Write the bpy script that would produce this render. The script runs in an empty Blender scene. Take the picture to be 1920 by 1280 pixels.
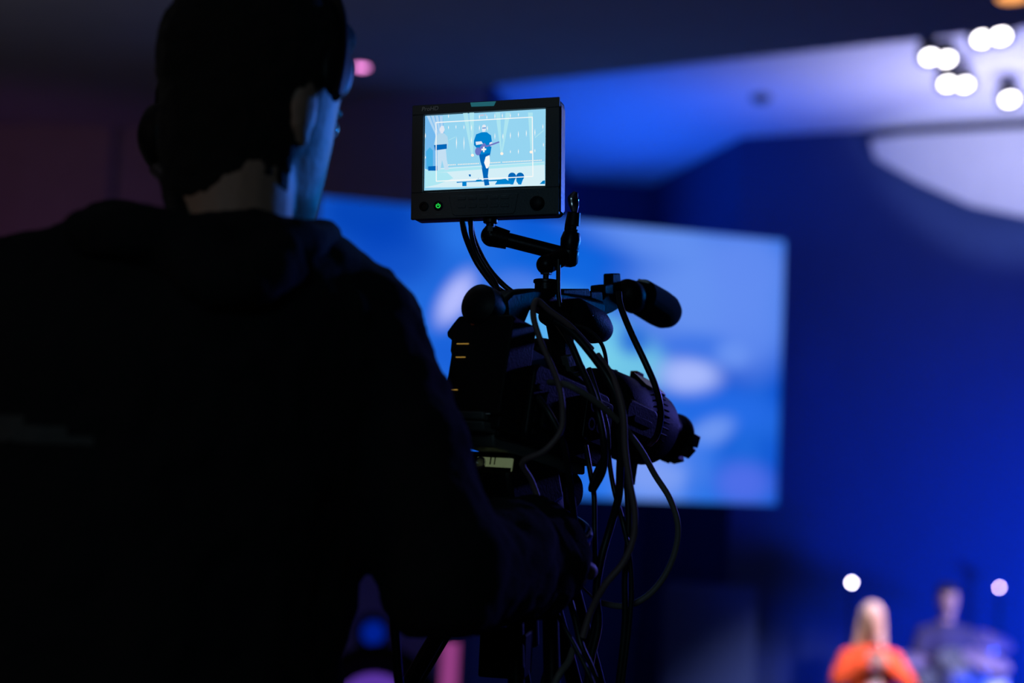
import bpy, bmesh, math, random
from mathutils import Vector, Matrix, noise
random.seed(4)
S = bpy.context.scene
COL = S.collection
PI = math.pi
def R(d): return math.radians(d)

# ------------------------------------------------------------------ camera, world, lights
CAM = Vector((0, 0, 2.95)); PITCH = R(4.5); ROLL = R(2.6); FPX = 50 / 36 * 1920
cd = bpy.data.cameras.new('camera'); cam = bpy.data.objects.new('camera', cd); COL.objects.link(cam)
cd.lens = 50; cd.sensor_width = 36; cd.clip_end = 200; cd.clip_start = 0.05
cd.dof.use_dof = True; cd.dof.focus_distance = 1.86; cd.dof.aperture_fstop = 1.9
RM = Matrix.Rotation(PI / 2 + PITCH, 3, 'X') @ Matrix.Rotation(ROLL, 3, 'Z')
cam.matrix_world = Matrix.Translation(CAM) @ RM.to_4x4()
S.camera = cam
S.view_settings.view_transform = 'Standard'; S.view_settings.look = 'None'
S.view_settings.exposure = 0; S.view_settings.gamma = 1; S.view_settings.use_curve_mapping = False

def P(px, py, Y):
    """world point on the line of sight of a photo position, at world distance Y"""
    d = RM @ Vector(((px - 960) / FPX, (640 - py) / FPX, -1))
    return CAM + d * (Y / d.y)
def PZ(px, py, z):
    d = RM @ Vector(((px - 960) / FPX, (640 - py) / FPX, -1))
    return CAM + d * ((z - CAM.z) / d.z)
def proj(p):
    q = RM.transposed() @ (Vector(p) - CAM)
    return (960 + FPX * q.x / -q.z, 640 - FPX * q.y / -q.z)

w = bpy.data.worlds.new('world'); S.world = w; w.use_nodes = True
w.node_tree.nodes['Background'].inputs[0].default_value = (0.15, 0.12, 0.45, 1)
w.node_tree.nodes['Background'].inputs[1].default_value = 0.0035

def light(kind, name, loc, target, energy, color, size=0.2, angle=60, blend=0.6):
    l = bpy.data.lights.new(name, kind); o = bpy.data.objects.new(name, l); COL.objects.link(o)
    l.energy = energy; l.color = color; o.location = loc
    o.rotation_euler = (Vector(target) - Vector(loc)).to_track_quat('-Z', 'Y').to_euler()
    if kind == 'AREA': l.size = size
    else: l.shadow_soft_size = size
    if kind == 'SPOT': l.spot_size = R(angle); l.spot_blend = blend
    return o
BLUE = (0.014, 0.12, 1.0)
ZL = 2.95 + 3.2          # upper ceiling over the stage
ZS = 2.95 + 2.6          # lower ceiling over the audience
# stage wash on the upper ceiling, from uplights
def uplight(name, loc, sx, sy, energy, color, spread):
    o = light('AREA', name, loc, (loc[0], loc[1] + 0.001, loc[2] + 1), energy, color, sx)
    o.data.shape = 'RECTANGLE'; o.data.size_y = sy; o.data.spread = R(spread); return o
uplight('ceiling_uplight_blue', (1.05, 14.0, 4.2), 1.5, 2.4, 30, BLUE, 120)
uplight('ceiling_uplight_blue', (1.5, 12.2, 4.2), 3.0, 0.6, 24, BLUE, 120)
uplight('ceiling_uplight_blue', (4.2, 10.8, 4.2), 1.6, 1.6, 34, BLUE, 120)
uplight('ceiling_uplight_lilac', (4.0, 11.0, 4.3), 1.4, 1.2, 34, (0.9, 0.80, 0.85), 120)
light('SPOT', 'light_pool_spot', (4.6, 8.6, 3.0), (4.3, 12.4, 5.65), 560, (0.62, 0.68, 1.0), 0.1, 24, 0.5)
# far walls
light('SPOT', 'wall_wash_blue', (5.4, 8.0, 1.0), (5.3, 13.0, 2.4), 1000, (0.0, 0.035, 1.0), 0.3, 80, 1.0)
light('SPOT', 'wall_streak_blue', PZ(1425, 262, ZL - 0.1) + Vector((0.03, -0.22, 0)), P(1540, 800, 13.25), 120, (0.0, 0.05, 1.0), 0.05, 16, 0.8)
light('SPOT', 'backdrop_blue', (5.6, 8.6, 0.9), (5.0, 13, 1.8), 1700, (0.0, 0.10, 1.0), 0.3, 80, 1.0)
# rim light from the stage on the operator and the camera, plus an added face spot
light('SPOT', 'stage_spot_rim', (4.6, 7.4, 4.3), (0.12, 1.8, 2.98), 340, (0.15, 0.15, 1.0), 0.12, 12, 0.8)
light('SPOT', 'face_fill_spot', (2.0, 3.9, 3.5), (-0.27, 1.5, 3.28), 210, (0.0, 0.23, 1.0), 0.10, 7.5, 0.7)  # added narrow spot that strengthens the blue monitor glow on the face
# dim warm house light behind, then two added fills
light('AREA', 'house_light_warm', (-2.6, -0.6, 4.0), (-0.3, 1.5, 3.2), 1.6, (1.0, 0.62, 0.42), 0.6)
light('AREA', 'cool_front_fill', (-0.6, -2.2, 3.9), (0.0, 1.8, 3.05), 5.0, (0.45, 0.8, 1.0), 0.8)  # added fill from behind the viewpoint to lift the monitor bezel
uplight('low_ceiling_fill', (-3.8, 5.0, 2.6), 1.5, 1.5, 18, (1.0, 0.95, 0.88), 170)  # added upward area light to lift the grey of the low ceiling
# dim violet side light on the far left wall
light('SPOT', 'side_wall_violet', (-4.2, 9.0, 2.2), (-4.3, 11.8, 4.3), 24, (0.75, 0.22, 0.9), 0.5, 75, 1.0)
light('SPOT', 'side_wall_blue', (-0.8, 8.4, 0.6), (-0.6, 11.9, 2.6), 32, (0.0, 0.04, 1.0), 0.3, 80, 1.0)
# singer front light
light('SPOT', 'singer_front_light', (3.3, 6.4, 5.2), (2.52, 10.0, 1.7), 1300, (1.0, 0.9, 0.9), 0.1, 14, 0.6)
light('SPOT', 'singer_side_light', (4.6, 8.6, 3.4), (2.52, 10.0, 1.7), 750, (0.75, 0.55, 1.0), 0.1, 25, 0.6)
light('SPOT', 'band_light', (4.8, 8.4, 3.6), (3.45, 11.0, 1.5), 1300, (0.7, 0.62, 1.0), 0.1, 32, 0.8)

# ------------------------------------------------------------------ materials
def mat(name, col, rough=0.6, metal=0.0, emit=None, strength=1.0, bump=0.0, bscale=60, var=0.0, spec=0.5, coat=0.0):
    m = bpy.data.materials.new(name); m.use_nodes = True; nt = m.node_tree; b = nt.nodes['Principled BSDF']
    b.inputs['Base Color'].default_value = (*col, 1); b.inputs['Roughness'].default_value = rough
    b.inputs['Metallic'].default_value = metal; b.inputs['Specular IOR Level'].default_value = spec
    b.inputs['Coat Weight'].default_value = coat
    if emit:
        b.inputs['Emission Color'].default_value = (*emit, 1); b.inputs['Emission Strength'].default_value = strength
    if bump or var:
        tc = nt.nodes.new('ShaderNodeTexCoord'); n = nt.nodes.new('ShaderNodeTexNoise')
        n.inputs['Scale'].default_value = bscale; n.inputs['Detail'].default_value = 5
        nt.links.new(tc.outputs['Object'], n.inputs['Vector'])
        if bump:
            bp = nt.nodes.new('ShaderNodeBump'); bp.inputs['Strength'].default_value = bump; bp.inputs['Distance'].default_value = 0.01
            nt.links.new(n.outputs['Fac'], bp.inputs['Height']); nt.links.new(bp.outputs['Normal'], b.inputs['Normal'])
        if var:
            mx = nt.nodes.new('ShaderNodeMixRGB'); mx.inputs[1].default_value = (*[c * (1 - var) for c in col], 1)
            mx.inputs[2].default_value = (*[min(1, c * (1 + var)) for c in col], 1)
            nt.links.new(n.outputs['Fac'], mx.inputs[0]); nt.links.new(mx.outputs[0], b.inputs['Base Color'])
    return m
def emat(name, col, s=1.0):
    m = bpy.data.materials.new(name); m.use_nodes = True; nt = m.node_tree; nt.nodes.clear()
    o = nt.nodes.new('ShaderNodeOutputMaterial'); e = nt.nodes.new('ShaderNodeEmission')
    e.inputs[0].default_value = (*col, 1); e.inputs[1].default_value = s
    nt.links.new(e.outputs[0], o.inputs[0]); return m

M = {}
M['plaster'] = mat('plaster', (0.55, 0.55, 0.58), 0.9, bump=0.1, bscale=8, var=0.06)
M['wall'] = mat('painted_wall', (0.35, 0.35, 0.40), 0.9, bump=0.1, bscale=6, var=0.08)
M['dark_wall'] = mat('dark_blue_wall', (0.03, 0.06, 0.17), 0.9, bump=0.1, bscale=6, var=0.08)
M['side_wall'] = mat('side_wall', (0.42, 0.30, 0.34), 0.9, bump=0.1, bscale=6, var=0.08)
M['ceil_dark'] = mat('ceiling_dark', (0.33, 0.32, 0.36), 0.95, bump=0.1, bscale=4, var=0.1)
M['carpet'] = mat('carpet', (0.03, 0.03, 0.035), 1.0, bump=0.4, bscale=200, var=0.2)
M['stage'] = mat('stage_board', (0.05, 0.05, 0.055), 0.5, bump=0.1, bscale=30, var=0.1)
M['black'] = mat('black_plastic', (0.007, 0.007, 0.008), 0.6, bump=0.15, bscale=400, var=0.2, spec=0.25)
M['black_sat'] = mat('black_satin_plastic', (0.009, 0.009, 0.010), 0.45, bump=0.08, bscale=300, spec=0.25)
M['metal_dark'] = mat('anodised_metal', (0.015, 0.015, 0.018), 0.35, 0.7, bump=0.05, bscale=300)
M['bezel'] = mat('monitor_bezel_plastic', (0.10, 0.12, 0.13), 0.5, bump=0.1, bscale=400)
M['grey_plate'] = mat('grey_metal_plate', (0.12, 0.13, 0.12), 0.5, 0.0, bump=0.1, bscale=200)
M['rubber'] = mat('rubber', (0.007, 0.007, 0.008), 0.5, bump=0.05, bscale=300, spec=0.3)
M['cable'] = mat('cable_jacket', (0.018, 0.018, 0.02), 0.38)
M['cable_brown'] = mat('cable_jacket_brown', (0.24, 0.15, 0.15), 0.5)
M['cable_grey'] = mat('cable_jacket_grey', (0.22, 0.19, 0.17), 0.5)
M['foam'] = mat('foam', (0.008, 0.008, 0.009), 1.0, bump=0.8, bscale=900)
M['jacket'] = mat('jacket_fabric', (0.011, 0.011, 0.013), 0.95, bump=0.35, bscale=250, var=0.3, spec=0.25)
M['stripe'] = mat('jacket_stripe', (0.06, 0.062, 0.06), 0.8, bump=0.3, bscale=250, var=0.3)
M['trousers'] = mat('trouser_fabric', (0.01, 0.01, 0.013), 0.95, bump=0.3, bscale=300)
M['skin'] = mat('skin', (0.42, 0.24, 0.17), 0.55, bump=0.1, bscale=120, var=0.08)
M['hair'] = mat('short_hair', (0.012, 0.009, 0.007), 0.75, bump=1.0, bscale=350, var=0.4)
M['eye'] = mat('eye', (0.5, 0.5, 0.5), 0.2)
M['orange'] = mat('orange_cloth', (0.95, 0.10, 0.02), 0.8, bump=0.2, bscale=60, var=0.1)
M['pinkshirt'] = mat('pale_pink_cloth', (0.75, 0.55, 0.65), 0.8, bump=0.2, bscale=60)
M['blond'] = mat('blond_hair', (0.72, 0.52, 0.42), 0.6, bump=0.6, bscale=80, var=0.2)
M['navy'] = mat('navy_cloth', (0.035, 0.03, 0.07), 0.9, bump=0.2, bscale=60)
M['drum'] = mat('pearl_drum', (0.75, 0.78, 0.9), 0.3, bump=0.02, bscale=20)
M['cymbal'] = mat('cymbal', (0.55, 0.45, 0.75), 0.3, 0.7, bump=0.05, bscale=60)
M['chrome'] = mat('chrome', (0.6, 0.6, 0.62), 0.2, 1.0)
M['label_cream'] = mat('cream_label', (0.55, 0.62, 0.42), 0.6, var=0.4, bscale=90, emit=(0.5, 0.62, 0.30), strength=0.15)
M['yellow'] = emat('yellow_lamp', (0.8, 0.45, 0.08), 0.35)
M['lampwhite'] = emat('lamp_white', (1.0, 0.95, 1.0), 14)
M['lamppink'] = emat('lamp_pale_pink', (0.85, 0.62, 0.95), 34)
M['lampstage'] = emat('lamp_stage_white', (1.0, 0.95, 1.0), 40)
M['glass'] = mat('coated_lens_glass', (0.01, 0.02, 0.06), 0.05, 0.0, coat=1.0)
M['reddish'] = mat('orange_mark', (0.5, 0.08, 0.02), 0.5)
M['silver_text'] = mat('silver_print', (0.95, 0.95, 0.95), 0.25, 0.0, spec=1.0)
M['grey_text'] = mat('grey_print', (0.35, 0.4, 0.42), 0.5)
M['tally'] = mat('frosted_tally_window', (0.10, 0.32, 0.36), 0.35, emit=(0.01, 0.10, 0.13), strength=1.0)
M['green'] = emat('green_indicator', (0.02, 0.9, 0.10), 0.9)

# ------------------------------------------------------------------ object helpers
WM = {}
def tag(o, label=None, cat=None, group=None, kind=None):
    if label: o['label'] = label
    if cat: o['category'] = cat
    if group: o['group'] = group
    if kind: o['kind'] = kind
    return o
def thing(name, loc, label, cat, group=None):
    o = bpy.data.objects.new(name, None); COL.objects.link(o); o.location = loc; o.empty_display_size = 0.05
    WM[o] = Matrix.Translation(Vector(loc)); return tag(o, label, cat, group)
def obj(name, bm, m, parent=None, smooth=True, bevel=0.0, ang=40, recalc=True):
    if recalc: bmesh.ops.recalc_face_normals(bm, faces=bm.faces)
    if parent is None:
        xs = [v.co for v in bm.verts]
        c = Vector(((min(v.x for v in xs) + max(v.x for v in xs)) / 2, (min(v.y for v in xs) + max(v.y for v in xs)) / 2, min(v.z for v in xs)))
        mw = Matrix.Translation(c)
    else: mw = WM[parent]
    bm.transform(mw.inverted())
    me = bpy.data.meshes.new(name); bm.to_mesh(me); bm.free()
    ms = m if isinstance(m, (list, tuple)) else [m]
    for k in ms: me.materials.append(k)
    o = bpy.data.objects.new(name, me); COL.objects.link(o)
    if parent is None: o.matrix_world = mw
    else: o.parent = parent
    WM[o] = mw
    if smooth:
        for p in me.polygons: p.use_smooth = True
        me.set_sharp_from_angle(angle=R(ang)) if hasattr(me, 'set_sharp_from_angle') else None
    if bevel:
        b = o.modifiers.new('bevel', 'BEVEL'); b.width = bevel; b.segments = 2; b.limit_method = 'ANGLE'; b.angle_limit = R(35)
    return o
def NB(): return bmesh.new()
I4 = Matrix.Identity(4)
def addv(bm, pts, faces, mi=0):
    vs = [bm.verts.new(p) for p in pts]
    for f in faces:
        try:
            g = bm.faces.new([vs[i] for i in f]); g.material_index = mi
        except ValueError: pass
    return vs
def box(bm, lo, hi, F=I4, taper=None, mi=0):
    x0, y0, z0 = lo; x1, y1, z1 = hi
    p = [(x0, y0, z0), (x1, y0, z0), (x1, y1, z0), (x0, y1, z0), (x0, y0, z1), (x1, y0, z1), (x1, y1, z1), (x0, y1, z1)]
    addv(bm, [F @ Vector(q) for q in p], [(0, 3, 2, 1), (4, 5, 6, 7), (0, 1, 5, 4), (1, 2, 6, 5), (2, 3, 7, 6), (3, 0, 4, 7)], mi)
def prism(bm, outline, h0, h1, F=I4, axes='xz', mi=0):
    """outline in two axes, extruded along the third"""
    n = len(outline)
    def q(a, b, h):
        v = {'xz': (a, h, b), 'xy': (a, b, h), 'yz': (h, a, b)}[axes]; return F @ Vector(v)
    pts = [q(a, b, h0) for a, b in outline] + [q(a, b, h1) for a, b in outline]
    fs = [tuple(range(n)), tuple(range(2 * n - 1, n - 1, -1))] + [(i, (i + 1) % n, n + (i + 1) % n, n + i) for i in range(n)]
    addv(bm, pts, fs, mi)
def rrect(x0, y0, x1, y1, r, n=5):
    o = []
    for cx, cy, a0 in ((x1 - r, y1 - r, 0), (x0 + r, y1 - r, 90), (x0 + r, y0 + r, 180), (x1 - r, y0 + r, 270)):
        for k in range(n + 1):
            a = R(a0 + 90 * k / n); o.append((cx + r * math.cos(a), cy + r * math.sin(a)))
    return o
def basis(d):
    d = d.normalized(); u = Vector((0, 0, 1)) if abs(d.z) < 0.95 else Vector((0, 1, 0))
    a = d.cross(u).normalized(); b = a.cross(d).normalized(); return a, b
def lathe(bm, p0, p1, prof, seg=28, mi=0):
    """prof: (t along p0-p1 in metres, radius)"""
    p0 = Vector(p0); d = (Vector(p1) - p0).normalized(); a, b = basis(d); rings = []
    for t, r in prof:
        c = p0 + d * t
        if r <= 1e-6: rings.append([bm.verts.new(c)])
        else: rings.append([bm.verts.new(c + a * (r * math.cos(2 * PI * k / seg)) + b * (r * math.sin(2 * PI * k / seg))) for k in range(seg)])
    for i in range(len(rings) - 1):
        A, B = rings[i], rings[i + 1]
        for k in range(seg):
            k2 = (k + 1) % seg
            if len(A) == 1 and len(B) == 1: break
            if len(A) == 1: f = bm.faces.new((A[0], B[k], B[k2]))
            elif len(B) == 1: f = bm.faces.new((A[k], B[0], A[k2]))
            else: f = bm.faces.new((A[k], B[k], B[k2], A[k2]))
            f.material_index = mi
    for rr in (rings[0], rings[-1]):
        if len(rr) > 1:
            f = bm.faces.new(rr); f.material_index = mi
def cyl(bm, p0, p1, r, r2=None, seg=24, bev=0.0, mi=0):
    L = (Vector(p1) - Vector(p0)).length; r2 = r if r2 is None else r2
    if bev: lathe(bm, p0, p1, [(0, r - bev), (bev, r), (L - bev, r2), (L, r2 - bev)], seg, mi)
    else: lathe(bm, p0, p1, [(0, r), (L, r2)], seg, mi)
def ball(bm, c, r, s=(1, 1, 1), F=None, seg=24, rings=16):
    mtx = Matrix.Translation(Vector(c)) @ (F.to_3x3().to_4x4() if F is not None else I4) @ Matrix.Diagonal((r * s[0], r * s[1], r * s[2], 1))
    bmesh.ops.create_uvsphere(bm, u_segments=seg, v_segments=rings, radius=1, matrix=mtx)
def crom(pts, n=8):
    P_ = [Vector(p) for p in pts]; P_ = [P_[0] * 2 - P_[1]] + P_ + [P_[-1] * 2 - P_[-2]]; out = []
    for i in range(1, len(P_) - 2):
        a, b, c, d = P_[i - 1:i + 3]
        for k in range(n):
            t = k / n
            out.append(0.5 * ((2 * b) + (c - a) * t + (2 * a - 5 * b + 4 * c - d) * t * t + (3 * b - a - 3 * c + d) * t ** 3))
    out.append(P_[-2]); return out
def tube(bm, pts, r, seg=12, n=8, radii=None, flat=1.0, mi=0):
    path = crom(pts, n) if len(pts) > 2 else [Vector(p) for p in pts]
    N = len(path); d0 = (path[1] - path[0]).normalized(); a, b = basis(d0); prev = d0; rings = []
    for i, c in enumerate(path):
        d = (path[min(i + 1, N - 1)] - path[max(i - 1, 0)]).normalized()
        q = prev.rotation_difference(d); a = q @ a; b = q @ b; prev = d
        if radii:
            t = i / (N - 1) * (len(radii) - 1); k = min(int(t), len(radii) - 2); rr = radii[k] + (radii[k + 1] - radii[k]) * (t - k)
        else: rr = r
        rings.append([bm.verts.new(c + a * (rr * math.cos(2 * PI * k / seg)) + b * (rr * flat * math.sin(2 * PI * k / seg))) for k in range(seg)])
    for A, B in zip(rings, rings[1:]):
        for k in range(seg): bm.faces.new((A[k], B[k], B[(k + 1) % seg], A[(k + 1) % seg])).material_index = mi
    bm.faces.new(rings[0]).material_index = mi; bm.faces.new(rings[-1]).material_index = mi
def limb(bm, pts, radii, n=6, seg=20, flat=1.0):
    """closed swept limb with round ends"""
    tube(bm, pts, 0, seg, n, radii=radii, flat=flat)
    ball(bm, pts[0], radii[0] * 0.99, seg=seg, rings=12); ball(bm, pts[-1], radii[-1] * 0.99, seg=seg, rings=12)
def ellring(bm, rings, seg=28, pw=1.0):
    """rings: list of (centre, ax vector, ay vector front, ay back) lofted and capped"""
    L = []
    for c, ax, ayf, ayb in rings:
        v = []
        for k in range(seg):
            t = 2 * PI * k / seg; s = math.sin(t)
            cc = math.cos(t); v.append(bm.verts.new(c + ax * math.copysign(abs(cc) ** pw, cc) + (ayf if s > 0 else ayb) * abs(s) ** pw))
        L.append(v)
    for A, B in zip(L, L[1:]):
        for k in range(seg): bm.faces.new((A[k], B[k], B[(k + 1) % seg], A[(k + 1) % seg]))
    bm.faces.new(L[0]); bm.faces.new(L[-1])
def fuse(bm, voxel, smooth=4, fac=0.5):
    """one continuous surface out of overlapping closed shapes"""
    bmesh.ops.recalc_face_normals(bm, faces=bm.faces)
    me = bpy.data.meshes.new('tmp'); bm.to_mesh(me); bm.free()
    o = bpy.data.objects.new('tmp', me); COL.objects.link(o)
    r = o.modifiers.new('r', 'REMESH'); r.mode = 'VOXEL'; r.voxel_size = voxel; r.use_smooth_shade = True
    if smooth:
        s = o.modifiers.new('s', 'SMOOTH'); s.iterations = smooth; s.factor = fac
    dg = bpy.context.evaluated_depsgraph_get(); dg.update()
    ev = bpy.data.meshes.new_from_object(o.evaluated_get(dg))
    b = bmesh.new(); b.from_mesh(ev)
    bpy.data.objects.remove(o); bpy.data.meshes.remove(me); bpy.data.meshes.remove(ev)
    return b
def wrinkle(bm, amp, scale, seed=0, stretch=(1, 1, 1)):
    bm.normal_update()
    for v in bm.verts:
        q = Vector((v.co.x * stretch[0], v.co.y * stretch[1], v.co.z * stretch[2])) * scale + Vector((seed, 0, 0))
        v.co += v.normal * amp * noise.fractal(q, 1.0, 2.0, 3)
def text(name, s, F, size, m, parent, depth=0.0003, shear=0.0):
    c = bpy.data.curves.new('t', 'FONT'); c.body = s; c.size = size; c.extrude = depth; c.shear = shear
    c.align_x = 'CENTER'; c.align_y = 'CENTER'
    o = bpy.data.objects.new('t', c); COL.objects.link(o)
    dg = bpy.context.evaluated_depsgraph_get(); dg.update()
    me = bpy.data.meshes.new_from_object(o.evaluated_get(dg)); bpy.data.objects.remove(o)
    b = bmesh.new(); b.from_mesh(me); b.transform(F)
    return obj(name, b, m, parent, smooth=False, recalc=False)
def struct(name, bm, m, **k):
    o = obj(name, bm, m, smooth=False, **k); o['kind'] = 'structure'; return o

# ------------------------------------------------------------------ the hall
RISER = 1.60; STAGE = 0.40
b = NB(); box(b, (-9, -4, -0.1), (12, 19, 0)); struct('floor', b, M['carpet'])
b = NB(); box(b, (-3.5, -3, 0), (3.5, 3.1, RISER)); r_ = struct('trim_1', b, M['carpet'])
b = NB(); box(b, (1.2, 9.0, 0), (9, 14.6, STAGE)); struct('trim_2', b, M['stage'])
# low dark ceiling over the audience; its far edge runs across the picture
a0 = PZ(-100, 273, ZS); a1 = PZ(1920, 52, ZS); dd = (a1 - a0).normalized()
e0 = a0 - dd * 4; e1 = a1 + dd * 5
b = NB(); prism(b, [(e0.x, e0.y), (e1.x, e1.y), (e1.x, -4), (e0.x, -4)], ZS, ZS + 0.5, axes='xy'); struct('ceiling', b, M['ceil_dark'])
# upper lit ceiling
b = NB(); prism(b, [(-9, 6), (12, 4), (12, 20), (-9, 20)], ZL, ZL + 0.2, axes='xy'); struct('trim_3', b, M['plaster'])
# far walls, a folded line of panels
pE = PZ(925, 158, ZL); pF = PZ(1075, 338, ZL); pB = PZ(1222, 347, ZL); pC = PZ(1392, 257, ZL); pD = PZ(1920, 226, ZL)
pD2 = pC + (pD - pC) * 2.2
pA = pE + Vector((-1.6, 0.2, 0))
def wallseg(name, a, c, m, z0=0, z1=ZL, t=0.12):
    d = (c - a); d.z = 0; n = Vector((-d.y, d.x, 0)).normalized()
    b = NB(); prism(b, [(a.x, a.y), (c.x, c.y), (c.x + n.x * t, c.y + n.y * t), (a.x + n.x * t, a.y + n.y * t)], z0, z1, axes='xy')
    return struct(name, b, m)
wallseg('wall_far_left', pE, pF, M['dark_wall'])
wallseg('wall_far_centre', pF, pB, M['dark_wall'])
wallseg('wall_far_return', pB, pC, M['dark_wall'])
wallseg('wall_far_right', pC, pD2, M['dark_wall'])
wallseg('wall_left', Vector((-9, 11.8, 0)), pE + Vector((-0.05, 0, 0)), M['side_wall'])
print('walls', pE, pF, pB, pC, pD, 'ceil', a0, a1)
# shallow pilaster where the side wall changes tone
b = NB(); q0 = P(-60, 600, 11.0); q1 = P(138, 600, 11.2)
box(b, (q0.x, 11.90, 0), (q1.x, 12.05, ZS + 0.4)); struct('wall_left_pilaster', b, M['side_wall'])
# wall panels low on the stage side
q0 = P(1245, 1095, 12.3); q1 = P(1420, 1095, 12.3)
b = NB(); box(b, (q0.x, 12.3, 0), (q1.x, 12.36, q0.z)); tag(obj('stage_flat', b, M['dark_wall'], smooth=False, bevel=0.01), 'plain tall blue-lit scenery panel low on the far wall below the big screen', 'panel')
# added pale panel in the shape of the light pool on the right wall
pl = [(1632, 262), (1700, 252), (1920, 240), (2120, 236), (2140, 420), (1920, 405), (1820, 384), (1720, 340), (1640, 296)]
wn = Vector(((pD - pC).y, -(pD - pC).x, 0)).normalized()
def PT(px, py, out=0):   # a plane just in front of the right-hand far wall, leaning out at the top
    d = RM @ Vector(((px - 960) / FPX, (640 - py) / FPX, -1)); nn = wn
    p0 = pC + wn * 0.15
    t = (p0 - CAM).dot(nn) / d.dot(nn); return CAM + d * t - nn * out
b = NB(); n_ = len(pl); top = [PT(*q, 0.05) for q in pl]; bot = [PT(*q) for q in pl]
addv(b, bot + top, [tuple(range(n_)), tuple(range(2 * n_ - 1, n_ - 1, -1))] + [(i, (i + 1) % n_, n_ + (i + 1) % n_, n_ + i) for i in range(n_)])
t = thing('light_pool_panel', sum(bot, Vector()) / n_, 'large pale panel added in the shape of the lilac light pool below the front lights', 'wall panel')
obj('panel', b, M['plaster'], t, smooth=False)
for (x, y) in ((1700, 285), (1880, 330)):
    q = PT(x, y, 0.03); b = NB(); cyl(b, q, q - wn * 0.085, 0.02, seg=10); obj('wall_bracket', b, M['metal_dark'], t)
print('panel', [tuple(round(c, 2) for c in p) for p in bot])

# ------------------------------------------------------------------ big projection screen
sR = P(1468, 452, 11.3); sRb = P(1455, 946, 11.3)
yaw = R(16.5); hh = sR.z - sRb.z; sw = hh * 16 / 9
ex = Vector((math.cos(yaw), math.sin(yaw), 0)); sn = Vector((math.sin(yaw), -math.cos(yaw), 0))
sL = sR - ex * sw
FS = Matrix(((ex.x, -sn.x, 0, sL.x), (ex.y, -sn.y, 0, sL.y), (0, 0, 1, sRb.z), (0, 0, 0, 1)))
print('screen', hh, sw, [proj(FS @ Vector(q)) for q in ((0, 0, hh), (sw, 0, hh), (sw, 0, 0), (0, 0, 0))])
def to_screen(px, py):
    d = RM @ Vector(((px - 960) / FPX, (640 - py) / FPX, -1)); i = FS.inverted()
    c = i @ CAM; e = i.to_3x3() @ d; t_ = -c.y / e.y; q = c + e * t_
    return q.x, q.z
scr = thing('projection_screen', FS @ Vector((sw / 2, 0, 0)), 'big bright blue video screen hanging on the far wall behind the camera rig', 'screen')
m = bpy.data.materials.new('screen_picture'); m.use_nodes = True; nt = m.node_tree; nt.nodes.clear()
out = nt.nodes.new('ShaderNodeOutputMaterial'); em = nt.nodes.new('ShaderNodeEmission'); nt.links.new(em.outputs[0], out.inputs[0])
at = nt.nodes.new('ShaderNodeTexCoord'); mp = nt.nodes.new('ShaderNodeMapping'); nt.links.new(at.outputs['UV'], mp.inputs['Vector'])
nz = nt.nodes.new('ShaderNodeTexNoise'); nz.inputs['Scale'].default_value = 2.2; nz.inputs['Detail'].default_value = 3
nt.links.new(mp.outputs[0], nz.inputs['Vector'])
rp = nt.nodes.new('ShaderNodeValToRGB'); rp.color_ramp.elements[0].position = 0.35; rp.color_ramp.elements[0].color = (0.0, 0.07, 0.60, 1)
rp.color_ramp.elements[1].position = 0.66; rp.color_ramp.elements[1].color = (0.03, 0.22, 0.88, 1)
nt.links.new(nz.outputs['Fac'], rp.inputs[0]); cur = rp.outputs[0]
blobs = [  # px, py, radius x, radius y, turn, colour, weight
    (1320, 560, 170, 110, -8, (0.14, 0.30, 0.90), 0.9), (1210, 440, 160, 45, 6, (0.14, 0.30, 0.90), 0.8), (1400, 500, 90, 70, 0, (0.12, 0.26, 0.88), 0.9),
    (1400, 620, 80, 90, 0, (0.12, 0.26, 0.88), 0.8),
    (690, 400, 120, 70, 0, (0.0, 0.05, 0.45), 0.9), (740, 480, 90, 60, 0, (0.0, 0.05, 0.50), 0.7),
    (852, 560, 25, 54, 30, (0.45, 0.50, 1.0), 1.0), (1050, 500, 120, 90, 0, (0.0, 0.13, 0.75), 0.6), (970, 545, 60, 34, 0, (0.12, 0.26, 0.85), 0.6),
    (1120, 660, 115, 62, 10, (0.20, 0.66, 0.84), 1.0), (1050, 612, 95, 62, 0, (0.10, 0.45, 0.90), 0.9), (1190, 690, 60, 45, 0, (0.16, 0.55, 0.80), 0.8),
    (1185, 640, 34, 28, 0, (0.0, 0.10, 0.68), 0.8), (1290, 705, 62, 36, 0, (0.38, 0.48, 0.98), 1.0), (1310, 650, 80, 26, 0, (0.04, 0.17, 0.80), 0.7),
    (1360, 770, 110, 40, 0, (0.02, 0.15, 0.82), 0.7), (1330, 810, 50, 26, -25, (0.18, 0.34, 0.92), 0.8), (1370, 665, 36, 26, 0, (0.16, 0.32, 0.92), 0.7),
    (1220, 880, 90, 60, 0, (0.22, 0.36, 0.92), 0.9), (1290, 850, 60, 30, 0, (0.05, 0.2, 0.85), 0.6), (1390, 905, 60, 40, 0, (0.10, 0.16, 0.84), 0.7), (1300, 920, 22, 60, 0, (0.03, 0.17, 0.8), 0.6),
    (1130, 900, 40, 40, 0, (0.02, 0.18, 0.85), 0.7)]
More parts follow.
